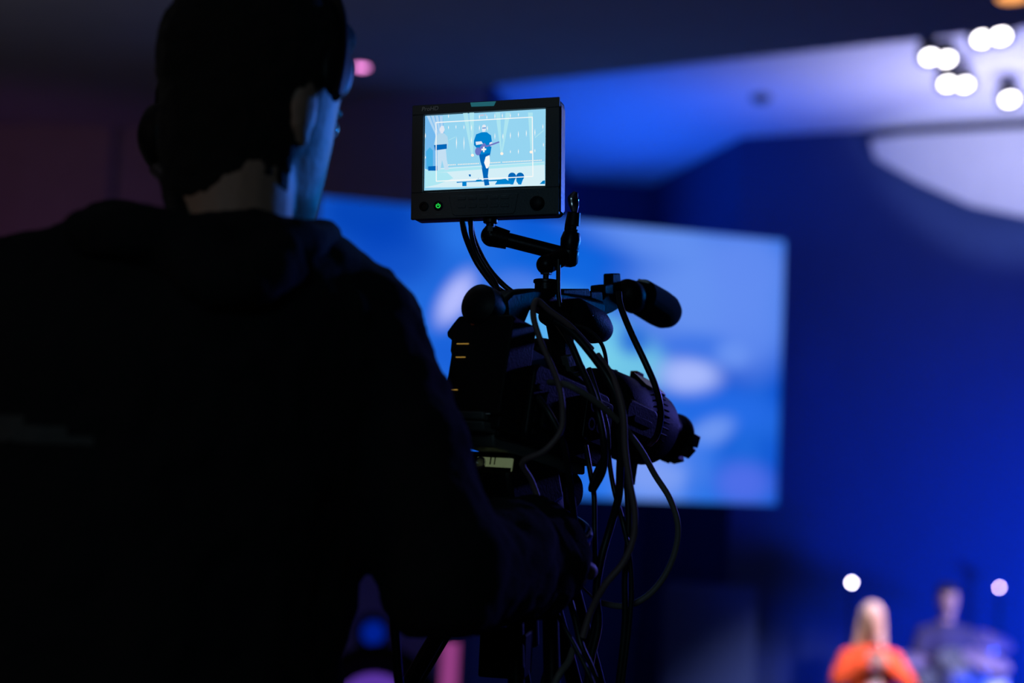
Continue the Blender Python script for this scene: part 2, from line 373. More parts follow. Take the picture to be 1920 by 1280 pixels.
for px, py, rx, ry, rot, col, wt in blobs:
    u, v = to_screen(px, py); k = 11.0 / FPX
    g = nt.nodes.new('ShaderNodeMapping'); g.vector_type = 'TEXTURE'; g.inputs['Location'].default_value = (u / sw, v / sw, 0)
    g.inputs['Rotation'].default_value = (0, 0, -R(rot)); g.inputs['Scale'].default_value = (rx * k / sw * 1.5, ry * k / sw * 1.5, 1)
    nt.links.new(at.outputs['UV'], g.inputs['Vector'])
    ln = nt.nodes.new('ShaderNodeVectorMath'); ln.operation = 'LENGTH'; nt.links.new(g.outputs[0], ln.inputs[0])
    mr = nt.nodes.new('ShaderNodeMapRange'); mr.interpolation_type = 'SMOOTHSTEP'; mr.inputs[1].default_value = 1.0; mr.inputs[2].default_value = 0.25
    mr.inputs[3].default_value = 0; mr.inputs[4].default_value = wt; nt.links.new(ln.outputs['Value'], mr.inputs[0])
    mx = nt.nodes.new('ShaderNodeMixRGB'); mx.inputs[2].default_value = (*col, 1)
    nt.links.new(mr.outputs[0], mx.inputs[0]); nt.links.new(cur, mx.inputs[1]); cur = mx.outputs[0]
nt.links.new(cur, em.inputs[0]); em.inputs[1].default_value = 1.0
b = NB(); addv(b, [FS @ Vector(q) for q in ((0, -0.031, 0), (sw, -0.031, 0), (sw, -0.031, hh), (0, -0.031, hh))], [(0, 1, 2, 3)])
uvl = b.loops.layers.uv.new('UVMap'); b.faces.ensure_lookup_table()
for l, uv in zip(b.faces[0].loops, ((0, 0), (1, 0), (1, hh / sw), (0, hh / sw))): l[uvl].uv = uv
obj('picture', b, m, scr, smooth=False, recalc=False)
b = NB(); box(b, (0, -0.03, 0), (sw, 0.04, hh), FS); obj('backing', b, M['black'], scr, smooth=False)
b = NB(); q = FS @ Vector((sw * .5, 0.04, hh * .5)); cyl(b, q, q - sn * 5.2, 0.05, seg=12); obj('wall_bracket', b, M['metal_dark'], scr)

# ------------------------------------------------------------------ lamps
def lampthing(px, py, base, label, m, r=0.018, dirn=(0, -0.3, -1), group=None, twin=None, name='ceiling_spotlight', cat='stage light'):
    base = Vector(base); d = Vector(dirn).normalized()
    t = thing(name, base, label, cat, group)
    heads = [Vector()] + ([Vector(twin)] if twin else [])
    for h in heads:
        c = base + h
        b = NB(); lathe(b, c - d * 0.16, c, [(0, 0.02), (0.02, r * 1.5), (0.10, r * 1.9), (0.165, r * 2.0), (0.165, r * 1.6), (0.15, r * 1.5), (0.15, 0.0)], 20)
        obj('housing', b, M['black'], t)
        b = NB(); lathe(b, c - d * 0.02, c + d * 0.02, [(0, r), (0.022, r), (0.026, r * 0.7), (0.027, 0)], 20); obj('lens', b, m, t)
    return t, base
def ceil_lamp(px, py, label, m, twin=None, r=0.022, z=ZL):
    base = PZ(px, py, z - 0.2)
    t, c = lampthing(px, py, base, label, m, r, (0, -0.5, -1), 'front lights on the lit ceiling', twin)
    b = NB(); cyl(b, c + Vector((0, 0.09, 0.12)), Vector((c.x, c.y + 0.09, z + 0.01)), 0.015, seg=10)
    if twin: cyl(b, c + Vector(twin) + Vector((0, 0.09, 0.12)), Vector((c.x, c.y + 0.09, z + 0.01)), 0.012, seg=10)
    obj('bracket', b, M['metal_dark'], t)
ceil_lamp(1744, 108, 'white twin spotlight on the lit ceiling, leftmost of the front lights', M['lampwhite'], (0.13, 0.03, 0.0), 0.046)
ceil_lamp(1842, 74, 'white spotlight on the lit ceiling, topmost of the front lights', M['lampwhite'], (0.10, -0.08, 0.0), 0.050)
ceil_lamp(1777, 158, 'white spotlight on the lit ceiling, just below the leftmost twin spotlight', M['lampwhite'], (0.13, -0.0, 0), 0.046)
ceil_lamp(1893, 187, 'single white spotlight lowest and closest to the frame edge', M['lampwhite'], None, 0.052)
M['lampamber'] = emat('lamp_amber', (0.9, 0.35, 0.10), 1.6); M['lampdimpink'] = emat('lamp_dim_pink', (0.55, 0.16, 0.45), 5.0)
base = PZ(1898, -6, ZS - 0.005)
t = thing('recessed_downlight', base, 'dim amber downlight in the dark ceiling at the top corner of the picture', 'ceiling light')
b = NB(); lathe(b, base, base - Vector((0, 0, 1)), [(-0.02, 0.10), (0.0, 0.115), (0.006, 0.11), (0.006, 0.09)], 28); obj('trim_ring', b, M['metal_dark'], t)
b = NB(); lathe(b, base, base - Vector((0, 0, 1)), [(0.0, 0.085), (0.012, 0.08), (0.018, 0)], 28); obj('lens', b, M['lampamber'], t)
base = PZ(678, 124, ZS - 0.005)
t = thing('recessed_downlight', base, 'small dim pink downlight in the dark ceiling beside the forehead of the operator', 'ceiling light')
b = NB(); lathe(b, base, base - Vector((0, 0, 1)), [(-0.02, 0.06), (0.0, 0.075), (0.006, 0.07), (0.006, 0.055)], 28); obj('trim_ring', b, M['metal_dark'], t)
b = NB(); lathe(b, base, base - Vector((0, 0, 1)), [(0.0, 0.05), (0.012, 0.05), (0.03, 0)], 28); obj('lens', b, M['lampdimpink'], t)
# dark detector on the lit ceiling
base = PZ(1427, 180, ZL)
t = thing('smoke_detector', base, 'small round detector on the bright blue ceiling above the screen corner', 'detector')
b = NB(); lathe(b, base + Vector((0, 0, 0.01)), base - Vector((0, 0, 1)), [(0, 0.09), (0.03, 0.09), (0.05, 0.07)], 28); obj('base', b, M['grey_plate'], t)
b = NB(); lathe(b, base - Vector((0, 0, 0.035)), base - Vector((0, 0, 1)), [(0, 0.06), (0.02, 0.055), (0.03, 0.02)], 28); obj('sensor', b, M['black_sat'], t)

def stand_lamp(px, py, Y, label, m, r, floor_z, name='stage_lamp_on_stand', aim=None, group=None):
    c = P(px, py, Y); d = (CAM - c).normalized() if aim is None else Vector(aim)
    t = thing(name, Vector((c.x, c.y + 0.1, floor_z)), label, 'stage light', group)
    b = NB(); lathe(b, c - d * 0.18, c, [(0, r), (0.03, r * 1.6), (0.14, r * 1.7), (0.17, r * 1.7), (0.17, r * 1.3), (0.155, r * 1.25), (0.155, 0)], 24); obj('housing', b, M['black'], t)
    b = NB(); lathe(b, c - d * 0.03, c, [(0, r), (0.03, r), (0.036, 0)], 24); obj('lens', b, m, t)
    b = NB(); p = c - d * 0.09 - Vector((0, 0, r)); cyl(b, Vector((p.x, p.y, floor_z)), p, 0.015, seg=12); obj('pole', b, M['metal_dark'], t)
    for k in range(3):
        a = 2 * PI * k / 3; b = NB(); q = Vector((p.x + 0.3 * math.cos(a), p.y + 0.3 * math.sin(a), floor_z + 0.01))
        cyl(b, q, Vector((p.x, p.y, floor_z + 0.35)), 0.01, seg=8); obj('leg', b, M['metal_dark'], t)
    return t
stand_lamp(1597, 1092, 12.6, 'round white stage lamp on a stand above the singer in orange', M['lampstage'], 0.013, STAGE, group='stage lamps behind the band')
stand_lamp(1874, 1101, 12.3, 'round pale pink stage lamp on a stand above the drummer', M['lamppink'], 0.011, STAGE, group='stage lamps behind the band')
M['lampblue'] = emat('lamp_dim_blue', (0.0, 0.03, 0.6), 0.42); M['glowpurple'] = emat('glow_purple', (0.12, 0.04, 0.42), 0.8)
M['tubepink'] = emat('tube_pink', (0.55, 0.09, 0.42), 0.5)
stand_lamp(700, 1186, 9.2, 'dim blue stage lamp seen in the gap between the operator arm and hip', M['lampblue'], 0.075, 0)
stand_lamp(700, 1340, 6.0, 'large round purple disc added to glow like a lit curve, low behind the operator hip', M['glowpurple'], 0.17, 0)  # made-up lamp: purple light on a curved shape drawn as a glowing disc
# pink light column
q0 = P(823, 1200, 8.0); q1 = P(868, 1200, 8.0); cx = (q0.x + q1.x) / 2
t = thing('light_column', (cx, 8.0, 0), 'upright pink light column seen below the operator sleeve', 'lamp')
b = NB(); cyl(b, (cx, 8, 0.06), (cx, 8, q0.z), 0.048, seg=24); obj('tube', b, M['tubepink'], t)
b = NB(); lathe(b, (cx, 8, 0), (cx, 8, 1), [(0, 0.16), (0.04, 0.16), (0.07, 0.055)], 28); obj('base', b, M['black'], t)
b = NB(); cyl(b, (cx, 8, q0.z), (cx, 8, q0.z + 0.03), 0.052, seg=24); obj('cap', b, M['black'], t)

# ------------------------------------------------------------------ people
def head_shape(bm, F, s=1.0):
    Z = [(-.118, .018, .078, -.045), (-.108, .036, .088, -.02), (-.085, .052, .09, .02), (-.05, .062, .088, .055), (-.02, .069, .087, .083), (.01, .073, .084, .095),
         (.04, .076, .086, .101), (.07, .073, .08, .098), (.095, .061, .064, .08), (.112, .038, .04, .052), (.121, .012, .012, .02)]
    D = F.to_3x3(); rings = []
    for z, w_, f, bk in Z:
        c = Vector((0, 0, z * s))
        if bk < 0: c.y = -bk * s; f_ = (f + bk) * s; b_ = 0.02 * s
        else: f_ = f * s; b_ = bk * s
        rings.append((F @ c, D @ Vector((w_ * s, 0, 0)), D @ Vector((0, f_, 0)), D @ Vector((0, -b_, 0))))
    ellring(bm, rings, 36, 0.84)
    def e(c, r, sc): ball(bm, F @ (Vector(c) * s), r * s, sc, F, 16, 10)
    e((0, .098, -.022), .017, (.65, .9, 1.1)); e((0, .088, .002), .013, (.55, .9, 2.0))       # nose
    e((0, .085, .022), .02, (2.2, .5, .45))                                                # brow
    e((0, .088, -.06), .012, (1.8, .7, .45)); e((0, .086, -.070), .011, (1.6, .7, .45))     # lips
    e((0, .078, -.100), .02, (1, .8, .7))
    for sx in (1, -1):
        e((sx * .077, -.010, -.008), .030, (.28, .6, 1.05)); e((sx * .074, -.004, -.035), .012, (.5, .8, 1))
def hand(bm, wrist, d, palm_n, s=1.0, curl=0.9, side=1):
    """palm with four fingers of unequal length and a thumb; d points to the fingers, palm_n out of the palm"""
    d = d.normalized(); n = (palm_n - d * palm_n.dot(d)).normalized(); x = d.cross(n) * side
    pc = wrist + d * 0.05 * s
    M3 = Matrix((x, d, n)).transposed().to_4x4()
    ball(bm, pc, 0.05 * s, (0.82, 1.0, 0.36), M3, 18, 12)
    limb(bm, [wrist - d * 0.03, wrist + d * 0.03 * s], [0.027 * s, 0.027 * s], seg=14)
    for i, (off, ln) in enumerate(((-.030, .068), (-.010, .078), (.011, .073), (.030, .058))):
        p = pc + x * off * s + d * 0.040 * s; seg_ = ln * s / 2.5; dr = d.copy(); pts = [p - d * 0.02 * s, p]
        for k in range(3):
            dr = (Matrix.Rotation(curl * (0.75 if k else 0.55), 3, n.cross(d)) @ dr) if False else (dr * math.cos(curl * 0.8) + n * math.sin(curl * 0.8) if k == 0 else rot_to(dr, n, d, curl * 0.85))
            p = p + dr * seg_ * (1.15, 0.9, 0.75)[k]; pts.append(p.copy())
        limb(bm, pts, [0.010 * s, 0.0098 * s, 0.009 * s, 0.0085 * s, 0.0075 * s], n=3, seg=10)
    th = pc - x * 0.036 * s - d * 0.02 * s
    limb(bm, [th, th - x * 0.022 * s + d * 0.022 * s + n * 0.014 * s, th - x * 0.018 * s + d * 0.050 * s + n * 0.030 * s, th - x * 0.004 * s + d * 0.066 * s + n * 0.038 * s], [0.014 * s, 0.012 * s, 0.010 * s, 0.0085 * s], n=3, seg=10)
def rot_to(v, n, d, a):
    ax = d.cross(n); return Matrix.Rotation(a, 3, ax) @ v
def frame(origin, yaw_deg, tilt=0, roll=0):
    """local x right, y forward, z up; yaw turns the forward direction to the right"""
    return Matrix.Translation(Vector(origin)) @ Matrix.Rotation(R(-yaw_deg), 4, 'Z') @ Matrix.Rotation(R(-tilt), 4, 'X') @ Matrix.Rotation(R(roll), 4, 'Y')

# --- camera operator
HS = 1.05
hc = P(476, 208, 1.47)
HF = frame(hc, 34, 6, 0) @ Matrix.Scale(HS, 4)
hips = Vector((-0.345, 1.41, RISER + 0.95))
sh_r = P(640, 602, 1.50); sh_l = P(92, 556, 1.38); neck = P(440, 500, 1.43)
elb = P(832, 1078, 1.46); wri = P(1000, 1040, 1.70)
grip = P(1068, 972, 1.80)
op = thing('person', Vector((hips.x, hips.y, RISER)), 'person in a black hooded jacket seen from behind, headset on, working the video camera', 'person')
b = NB(); head_shape(b, HF)
limb(b, [neck - Vector((0, 0, 0.06)), (neck + hc) / 2 + Vector((-0.01, -0.01, -0.01)), hc + Vector((0, 0, -0.03))], [0.068, 0.062, 0.062])
cst = (sh_r + sh_l) / 2
def torso(bm, grow=0.0, low=0.0):
    ax = (sh_r - sh_l).normalized(); ay = Vector((-ax.y, ax.x, 0)).normalized(); axh = Vector((ax.x, ax.y, 0)).normalized()
    rings = []
    for z, cx_, w_, f_, bk in ((-0.10 - low, -.0, .175, .11, .12), (0.05, 0, .17, .105, .11), (0.20, .0, .165, .105, .105), (0.36, .0, .185, .115, .115), (0.47, .0, .20, .11, .12), (0.545, .0, .185, .085, .10), (0.60, .02, .11, .06, .07)):
        t_ = (z + .1) / .7; c = hips.lerp(Vector((cst.x, cst.y, 0)), min(1, t_)); c.z = hips.z + z
        rings.append((c + axh * cx_, axh * (w_ + grow), ay * (f_ + grow), -ay * (bk + grow)))
    ellring(bm, rings, 36)
torso(b)
limb(b, [sh_r, sh_r.lerp(elb, .5), elb], [0.055, 0.048, 0.04]); limb(b, [elb, elb.lerp(wri, .5), wri], [0.04, 0.038, 0.028])
elb_l = sh_l + Vector((-0.06, 0.02, -0.29)); wri_l = elb_l + Vector((0.05, 0.22, -0.06))
limb(b, [sh_l, sh_l.lerp(elb_l, .5), elb_l], [0.055, 0.048, 0.04]); limb(b, [elb_l, elb_l.lerp(wri_l, .5), wri_l], [0.04, 0.038, 0.028])
for s_ in (-1, 1):
    hp = hips + Vector((s_ * 0.095, 0, -0.02)); kn = Vector((hips.x + s_ * 0.12, 1.45, RISER + 0.50)); an = Vector((hips.x + s_ * 0.14, 1.40, RISER + 0.09))
    limb(b, [hp, hp.lerp(kn, .5), kn], [.088, .078, .055]); limb(b, [kn, kn.lerp(an, .4), an], [.055, .056, .036])
    limb(b, [an, an + Vector((0, .17, -.05))], [.036, .030])
hand(b, wri, (grip - wri), Vector((-0.35, 0.3, -0.9)), 1.0, 0.9, side=1)
hand(b, wri_l, Vector((.1, 1, -.2)), Vector((1, 0, 0)), 1.0, 0.5, side=1)
body = obj('body', fuse(b, 0.0045, 3), M['skin'], op)
for sx in (-1, 1):
    b = NB(); ball(b, HF @ Vector((sx * .031, .076, .004)), .0125); obj('eye', b, M['eye'], op)
# hair: short at the sides, thicker fringe at the front
b = NB()
D = HF.to_3x3(); rings = []
for z, w_, f, bk in ((-.125, .050, -.03, .070), (-.105, .060, -.026, .086), (-.080, .066, -.018, .092), (-.05, .071, -.008, .096), (-.02, .0775, .002, .101), (.01, .0815, .020, .108), (.04, .086, .070, .114), (.07, .084, .094, .110), (.10, .074, .084, .096), (.122, .054, .062, .070), (.136, .028, .032, .036), (.140, .01, .01, .012)):
    rings.append((HF @ Vector((0, 0, z)), D @ Vector((w_, 0, 0)), D @ Vector((0, f, 0)), D @ Vector((0, -bk, 0))))
ellring(b, rings, 36)
for k in range(9): 
    a = (k - 4) * 0.2; ball(b, HF @ Vector((.062 * math.sin(a), .078 * math.cos(a), .092 + 0.006 * (k % 2))), .022, (1, 1.1, .8), HF, 14, 10)
b = fuse(b, 0.005, 3); wrinkle(b, 0.004, 45, 3); obj('hair', b, M['hair'], op)
# jacket with sleeves and hood
b = NB(); torso(b, 0.022, 0.06)
limb(b, [neck + Vector((-.02, 0, -.06)), sh_r.lerp(neck, .45) + Vector((0, 0, .006)), sh_r], [0.085, 0.074, 0.074])
limb(b, [neck + Vector((-.02, 0, -.06)), sh_l.lerp(neck, .45) + Vector((0, 0, .008)), sh_l], [0.085, 0.070, 0.064])
m1 = P(742, 820, 1.48)
limb(b, [sh_r, m1, elb], [0.076, 0.074, 0.068]); limb(b, [elb, elb.lerp(wri, .55), wri - (grip - wri).normalized() * 0.01], [0.068, 0.070, 0.064])
limb(b, [sh_l, sh_l.lerp(elb_l, .5), elb_l], [0.070, 0.070, 0.064]); limb(b, [elb_l, elb_l.lerp(wri_l, .5), wri_l], [0.064, 0.058, 0.048])
ball(b, P(35, 500, 1.36), 0.045, (1.2, 1, .8))
b = fuse(b, 0.008, 5); wrinkle(b, 0.010, 11, 1, (1, 1, .8)); wrinkle(b, 0.0035, 40, 5)
jk = obj('jacket', b, M['jacket'], op)
# hood bunched round the collar
b = NB()
pts = [P(165, 440, 1.33), P(240, 436, 1.31), P(330, 450, 1.32), P(440, 455, 1.34), P(540, 450, 1.38), P(600, 452, 1.46), P(590, 470, 1.52)]
tube(b, pts, 0, 20, 6, radii=[.022, .028, .026, .022, .024, .024, .016]); ball(b, pts[0], .022); ball(b, pts[-1], .016)
tube(b, [P(230, 440, 1.36), P(330, 470, 1.33), P(430, 520, 1.31), P(540, 480, 1.36)], 0, 18, 6, radii=[.03, .034, .034, .03])
ball(b, P(235, 432, 1.35), 0.033, (1.35, 1, .62))
b = fuse(b, 0.006, 4); wrinkle(b, 0.006, 22, 9); obj('hood', b, M['jacket'], op)
# collar
b = NB(); n0 = (neck * .55 + hc * .45) + Vector((0, 0, -.055)); n1 = neck + Vector((0, 0, -.02))
lathe(b, n1, n0, [(-0.02, .094), (.02, .086), (.05, .077), (.052, .071), (.02, .078), (-0.02, .08)], 32); wrinkle(b, .003, 25, 4); obj('collar', b, M['jacket'], op)
# cuff
b = NB(); dw = (grip - wri).normalized(); lathe(b, wri - dw * .02, wri + dw, [(0, .066), (.012, .071), (.035, .069), (.045, .058), (.046, .045), (.0, .045)], 32); wrinkle(b, .004, 30, 8); obj('cuff', b, M['jacket'], op)
# paler band across the upper back
b = NB(); pts = [P(-110, 768, 1.262), P(0, 772, 1.252), P(150, 788, 1.250), P(300, 815, 1.262)]
bk = [(P(-110, 752, 1.3), P(-110, 805, 1.3)), (P(0, 752, 1.3), P(0, 812, 1.3)), (P(150, 768, 1.3), P(150, 826, 1.3)), (P(300, 802, 1.3), P(300, 838, 1.3))]
BAND = bk
b.free()
# trousers and shoes
b = NB()
for s_ in (-1, 1):
    hp = hips + Vector((s_ * 0.095, 0, -0.02)); kn = Vector((hips.x + s_ * 0.12, 1.45, RISER + 0.50)); an = Vector((hips.x + s_ * 0.14, 1.40, RISER + 0.11))
    limb(b, [hp, hp.lerp(kn, .5), kn], [.104, .092, .072]); limb(b, [kn, kn.lerp(an, .4), an], [.072, .070, .055])
ellring(b, [(hips + Vector((0, 0, -.12)), Vector((.17, 0, 0)), Vector((0, .115, 0)), Vector((0, -.125, 0))), (hips + Vector((0, 0, .05)), Vector((.18, 0, 0)), Vector((0, .118, 0)), Vector((0, -.122, 0)))])
b = fuse(b, 0.009, 4); wrinkle(b, .006, 14, 2); obj('trousers', b, M['trousers'], op)
for s_ in (-1, 1):
    b = NB(); ax_ = hips.x + s_ * .14
    ellring(b, [(Vector((ax_, 1.45, RISER + z)), Vector((w_, 0, 0)), Vector((0, f, 0)), Vector((0, -bk_, 0))) for z, w_, f, bk_ in ((0.001, .047, .16, .12), (.03, .05, .165, .125), (.06, .046, .13, .115), (.09, .045, .05, .10), (.12, .045, .0, .095))])
    obj('shoe', b, M['rubber'], op)

# headset (worn by the operator)
ear = HF @ Vector((-.106, -.012, -.022)); earn = (HF.to_3x3() @ Vector((-1, -.25, 0))).normalized()
hs = thing('headset', ear, 'black single-ear intercom headset worn over short dark hair', 'headset')
b = NB(); lathe(b, ear - earn * .022, ear + earn, [(0, .028), (.004, .037), (.020, .040), (.034, .037), (.042, .028), (.045, .0)], 32); obj('ear_cup', b, M['black'], hs)
b = NB(); lathe(b, ear - earn * .024, ear + earn, [(0, .026), (.004, .037), (.012, .042), (.020, .037), (.02, .02), (0, .018)], 32); obj('ear_pad', b, M['rubber'], hs)
arc = []
for k in range(15):
    a = PI * (0.02 + 0.96 * k / 14); arc.append(HF @ Vector((-.095 * math.cos(a), .012 + 0.03 * math.sin(a), .0 + .152 * math.sin(a))))
b = NB(); tube(b, arc, .011, 10, 3, flat=0.45); obj('headband', b, M['black_sat'], hs)
b = NB(); e_ = HF @ Vector((.086, .020, .040)); ball(b, e_, .022, (.4, 1.0, 1.3), HF); obj('temple_pad', b, M['rubber'], hs)
b = NB(); tube(b, [ear + Vector((0, 0, .035)) + earn * .01, ear + Vector((0, 0, .06)) + earn * .004, arc[1]], .009, 10, 4); obj('yoke', b, M['metal_dark'], hs)
b = NB(); tube(b, [ear + earn * .012 + Vector((0, 0, -.03)), ear + Vector((.006, .03, -.055)), HF @ Vector((-.080, .07, -.085)), HF @ Vector((-.055, .105, -.085))], .0035, 8, 6); ball(b, HF @ Vector((-.053, .106, -.085)), .009); obj('boom_microphone', b, M['black'], hs)
b = NB(); tube(b, [ear + earn * .01 + Vector((0, 0, -.034)), P(316, 330, 1.42), P(330, 372, 1.40), P(338, 425, 1.37)], 0, 12, 6, radii=[.010, .011, .013, .010]); obj('cable', b, M['rubber'], hs)

# ------------------------------------------------------------------ shoulder video camera
VO = P(895, 686, 1.72)
V = frame(VO, 35, 10, 0); VI = V.inverted(); VD = V.to_3x3(); VF = VD @ Vector((0, 1, 0)); VR = VD @ Vector((1, 0, 0)); VU = VD @ Vector((0, 0, 1))
def VP(px, py, r=0.0, ax=0):
    """point where the line of sight meets the camera's own upright plane x = r (or y = r with ax=1)"""
    d = RM @ Vector(((px - 960) / FPX, (640 - py) / FPX, -1)); c = VI @ CAM; e = VI.to_3x3() @ d
    t = (r - c[ax]) / e[ax]; return V @ (c + e * t)
def VL(px, py, r=0.0): q = VI @ VP(px, py, r); return (q.y, q.z)
def side(bm, px, r0, r1, mi=0):
    """solid whose side outline lies on plane x=r0, r1 is its other side"""
    prism(bm, [VL(x, y, max(r0, r1)) for x, y in px], r0, r1, V, 'yz', mi)
vc = thing('video_camera', VO - Vector((0, 0, 0.12)), 'black shoulder video camera with a big lens mounted on the tripod head', 'video camera')
# battery and back
b = NB(); prism(b, rrect(-.043, -.060, .043, .064, .006), 0.0, .052, V, 'xz'); obj('battery', b, M['black'], vc, bevel=.002)
b = NB(); prism(b, [(-.042, .064), (-.050, .054), (-.057, .044), (-.055, .038), (-.048, .034), (-.047, .020), (-.042, .010)], .002, .045, V, 'xz'); obj('battery_release', b, M['black_sat'], vc, bevel=.002)
b = NB(); box(b, (-.048, .004, -.075), (.042, .056, -.060), V); obj('battery_foot', b, M['black_sat'], vc, bevel=.002)
for (x, z, w_) in ((-.036, .028, .018), (-.034, .011, .014), (-.038, -.030, .014)):
    b = NB(); box(b, (x, -.0012, z - .0005), (x + w_, .001, z + .0005), V); tag(obj('indicator_lamp', b, M['yellow'], vc, smooth=False), 'thin glowing yellow line')
b = NB(); box(b, (-.046, -.001, -.0592), (.030, .002, -.0583), V); obj('edge_trim', b, M['silver_text'], vc, smooth=False)
b = NB(); lathe(b, V @ Vector((-.016, -.0015, .060 - .006)), V @ Vector((-.016, .01, .054)), [(0, .003), (.003, .003)], 14); obj('record_button', b, M['reddish'], vc)
# main body
b = NB(); prism(b, rrect(.052, -.078, .235, .018, .012), -.066, .050, V, 'yz')
side(b, [(968, 700), (972, 668), (984, 655), (1000, 668), (1040, 690), (1090, 700), (1112, 735), (1112, 760), (975, 740)], .034, -.05); obj('camera_body', b, M['black_sat'], vc, bevel=.003)
b = NB(); prism(b, rrect(.075, -.060, .150, -.012, .006), .050, .056, V, 'yz'); obj('side_door', b, M['black'], vc, bevel=.0015)
b = NB(); prism(b, rrect(.160, -.055, .225, .005, .006), .050, .062, V, 'yz'); obj('connector_panel', b, M['metal_dark'], vc, bevel=.0015)
for k in range(3):
    for j in range(2):
        c = Vector((.062, .172 + .020 * k, -.008 - .024 * j)); b = NB(); lathe(b, V @ c, V @ (c + Vector((1, 0, 0))), [(0, .0085), (.003, .0085), (.003, .0055), (.001, .0055), (.001, 0)], 18)
        obj('socket', b, M['metal_dark'], vc)
for k in range(5):
    b = NB(); box(b, (.0500, .060 + .0, -.070 + .014 * k), (.0530, .070, -.062 + .014 * k), V); obj('button', b, M['black'], vc, bevel=.001)
# panel with lit face near the handle's front foot
b = NB(); side(b, [(985, 640), (1000, 655), (1040, 678), (1075, 690), (1108, 712), (1110, 722), (1060, 712), (1000, 694), (975, 690), (968, 660)], .040, .034); obj('audio_panel', b, M['metal_dark'], vc, bevel=.001)
b = NB()
side(b, [(1063, 668), (1074, 664), (1096, 684), (1112, 722), (1098, 719), (1070, 696)], .046, .036); obj('audio_plate', b, M['grey_plate'], vc, bevel=.001)
for (px, py) in ((1078, 690), (1085, 692), (1091, 700)):
    b = NB(); c = VP(px, py, .046); lathe(b, c - VR * .001, c + VR, [(0, .003), (.006, .003), (.007, 0)], 12); obj('dial', b, M['black'], vc)
# carrying handle: rear post, top bar, front post
b = NB()
side(b, [(962, 700), (955, 640), (948, 560), (962, 546), (1000, 540), (1042, 542), (1100, 556), (1136, 566), (1136, 590), (1090, 592), (1040, 588), (1006, 572), (996, 582), (986, 606), (984, 634), (990, 662)], .014, -.016)
obj('handle', b, M['black_sat'], vc, bevel=.005)
b = NB(); side(b, [(1046, 588), (1086, 588), (1078, 640), (1082, 702), (1060, 694), (1056, 640)], .012, -.012); obj('front_post', b, M['black'], vc, bevel=.004)
b = NB(); side(b, [(1056, 541), (1106, 541), (1108, 556), (1056, 552)], .018, -.018); side(b, [(1108, 545), (1130, 547), (1131, 566), (1108, 560)], .015, -.015); obj('handle_controls', b, M['black'], vc, bevel=.002)
# viewfinder: rear eyecup over the battery and barrel under the handle
e0_ = VP(893, 568, -.012); b = NB()
lathe(b, e0_, e0_ + VF, [(-.004, .012), (0, .020), (.004, .0255), (.016, .0265), (.034, .0245), (.052, .019), (.075, .016)], 32); obj('eyecup', b, M['rubber'], vc)
b = NB(); c = VP(1024, 590, .01); lathe(b, c, c + VF, [(-.004, .006), (0, .012), (.04, .015), (.065, .014)], 28); obj('viewfinder', b, M['black'], vc)
b = NB(); c = VP(1070, 588, .012); lathe(b, c, c + VF, [(0, .020), (.008, .024), (.062, .024), (.075, .020), (.085, .016)], 28); obj('viewfinder_barrel', b, M['black'], vc)
b = NB(); c = VP(1022, 664, -.045); ball(b, c, .031, (1.0, 1.25, .66), V); obj('shoulder_cover', b, M['rubber'], vc)
# microphone holder
b = NB(); side(b, [(1128, 562), (1140, 550), (1160, 545), (1166, 575), (1150, 585), (1132, 592)], .010, -.010)
side(b, [(1134, 534), (1150, 532), (1152, 552), (1134, 552)], .012, -.012); side(b, [(1149, 512), (1164, 512), (1166, 545), (1149, 545)], .008, -.008)
obj('microphone_bracket', b, M['black'], vc, bevel=.002)
# lens
c0 = VP(1098, 752, 0); b = NB()
lathe(b, c0, c0 + VF, [(-.03, .036), (.0, .040), (.006, .048), (.03, .054), (.035, .0555), (.085, .0575), (.090, .056), (.10, .0575), (.145, .0575), (.150, .055), (.170, .054), (.182, .046)], 48); obj('lens_barrel', b, M['black'], vc)
b = NB()
for k in range(40):
    a = 2 * PI * k / 40; q = VR * math.cos(a) + VU * math.sin(a); p_ = c0 + VF * .10 + q * .0572
    cyl(b, p_, p_ + VF * .034, .0017, seg=6)
obj('zoom_ring', b, M['rubber'], vc)
b = NB(); prism(b, rrect(.01, -.036, .100, .010, .016), .046, .060, Matrix.Translation(c0) @ VD.to_4x4(), 'yz'); obj('lens_grip', b, M['black_sat'], vc, bevel=.004)
b = NB(); prism(b, rrect(.03, -.02, .080, -.010, .004), .0600, .0615, Matrix.Translation(c0) @ VD.to_4x4(), 'yz'); obj('zoom_rocker', b, M['metal_dark'], vc, bevel=.001)
c = VP(1194, 704, 0.0); b = NB(); box(b, (-.006, -.010, -.004), (.006, .010, .005), Matrix.Translation(c) @ VD.to_4x4()); tag(obj('lens_mark', b, M['reddish'], vc, bevel=.001), 'small orange block on top of the lens')
c = VP(1147, 700, 0.0); b = NB(); tube(b, [c, c + VU * .006 + VF * .006, c + VU * .007 + VF * .014], .0012, 6, 4); cyl(b, c - VU * .006, c + VU * .002, .006, seg=12); obj('focus_lever', b, M['black'], vc)
h0 = VP(1228, 801, 0); b = NB()
lathe(b, h0, h0 + VF, [(-.02, .036), (.0, .037), (.012, .034), (.014, .030), (.040, .029), (.048, .033), (.060, .0345), (.062, .032), (.05, .028), (.03, .026), (.03, 0)], 40)
obj('lens_hood', b, M['black_sat'], vc)
b = NB(); lathe(b, h0 + VF * .034, h0 + VF, [(0, .026), (.004, .022), (.0075, .012), (.0085, 0)], 32); obj('lens_glass', b, M['glass'], vc)
b = NB()
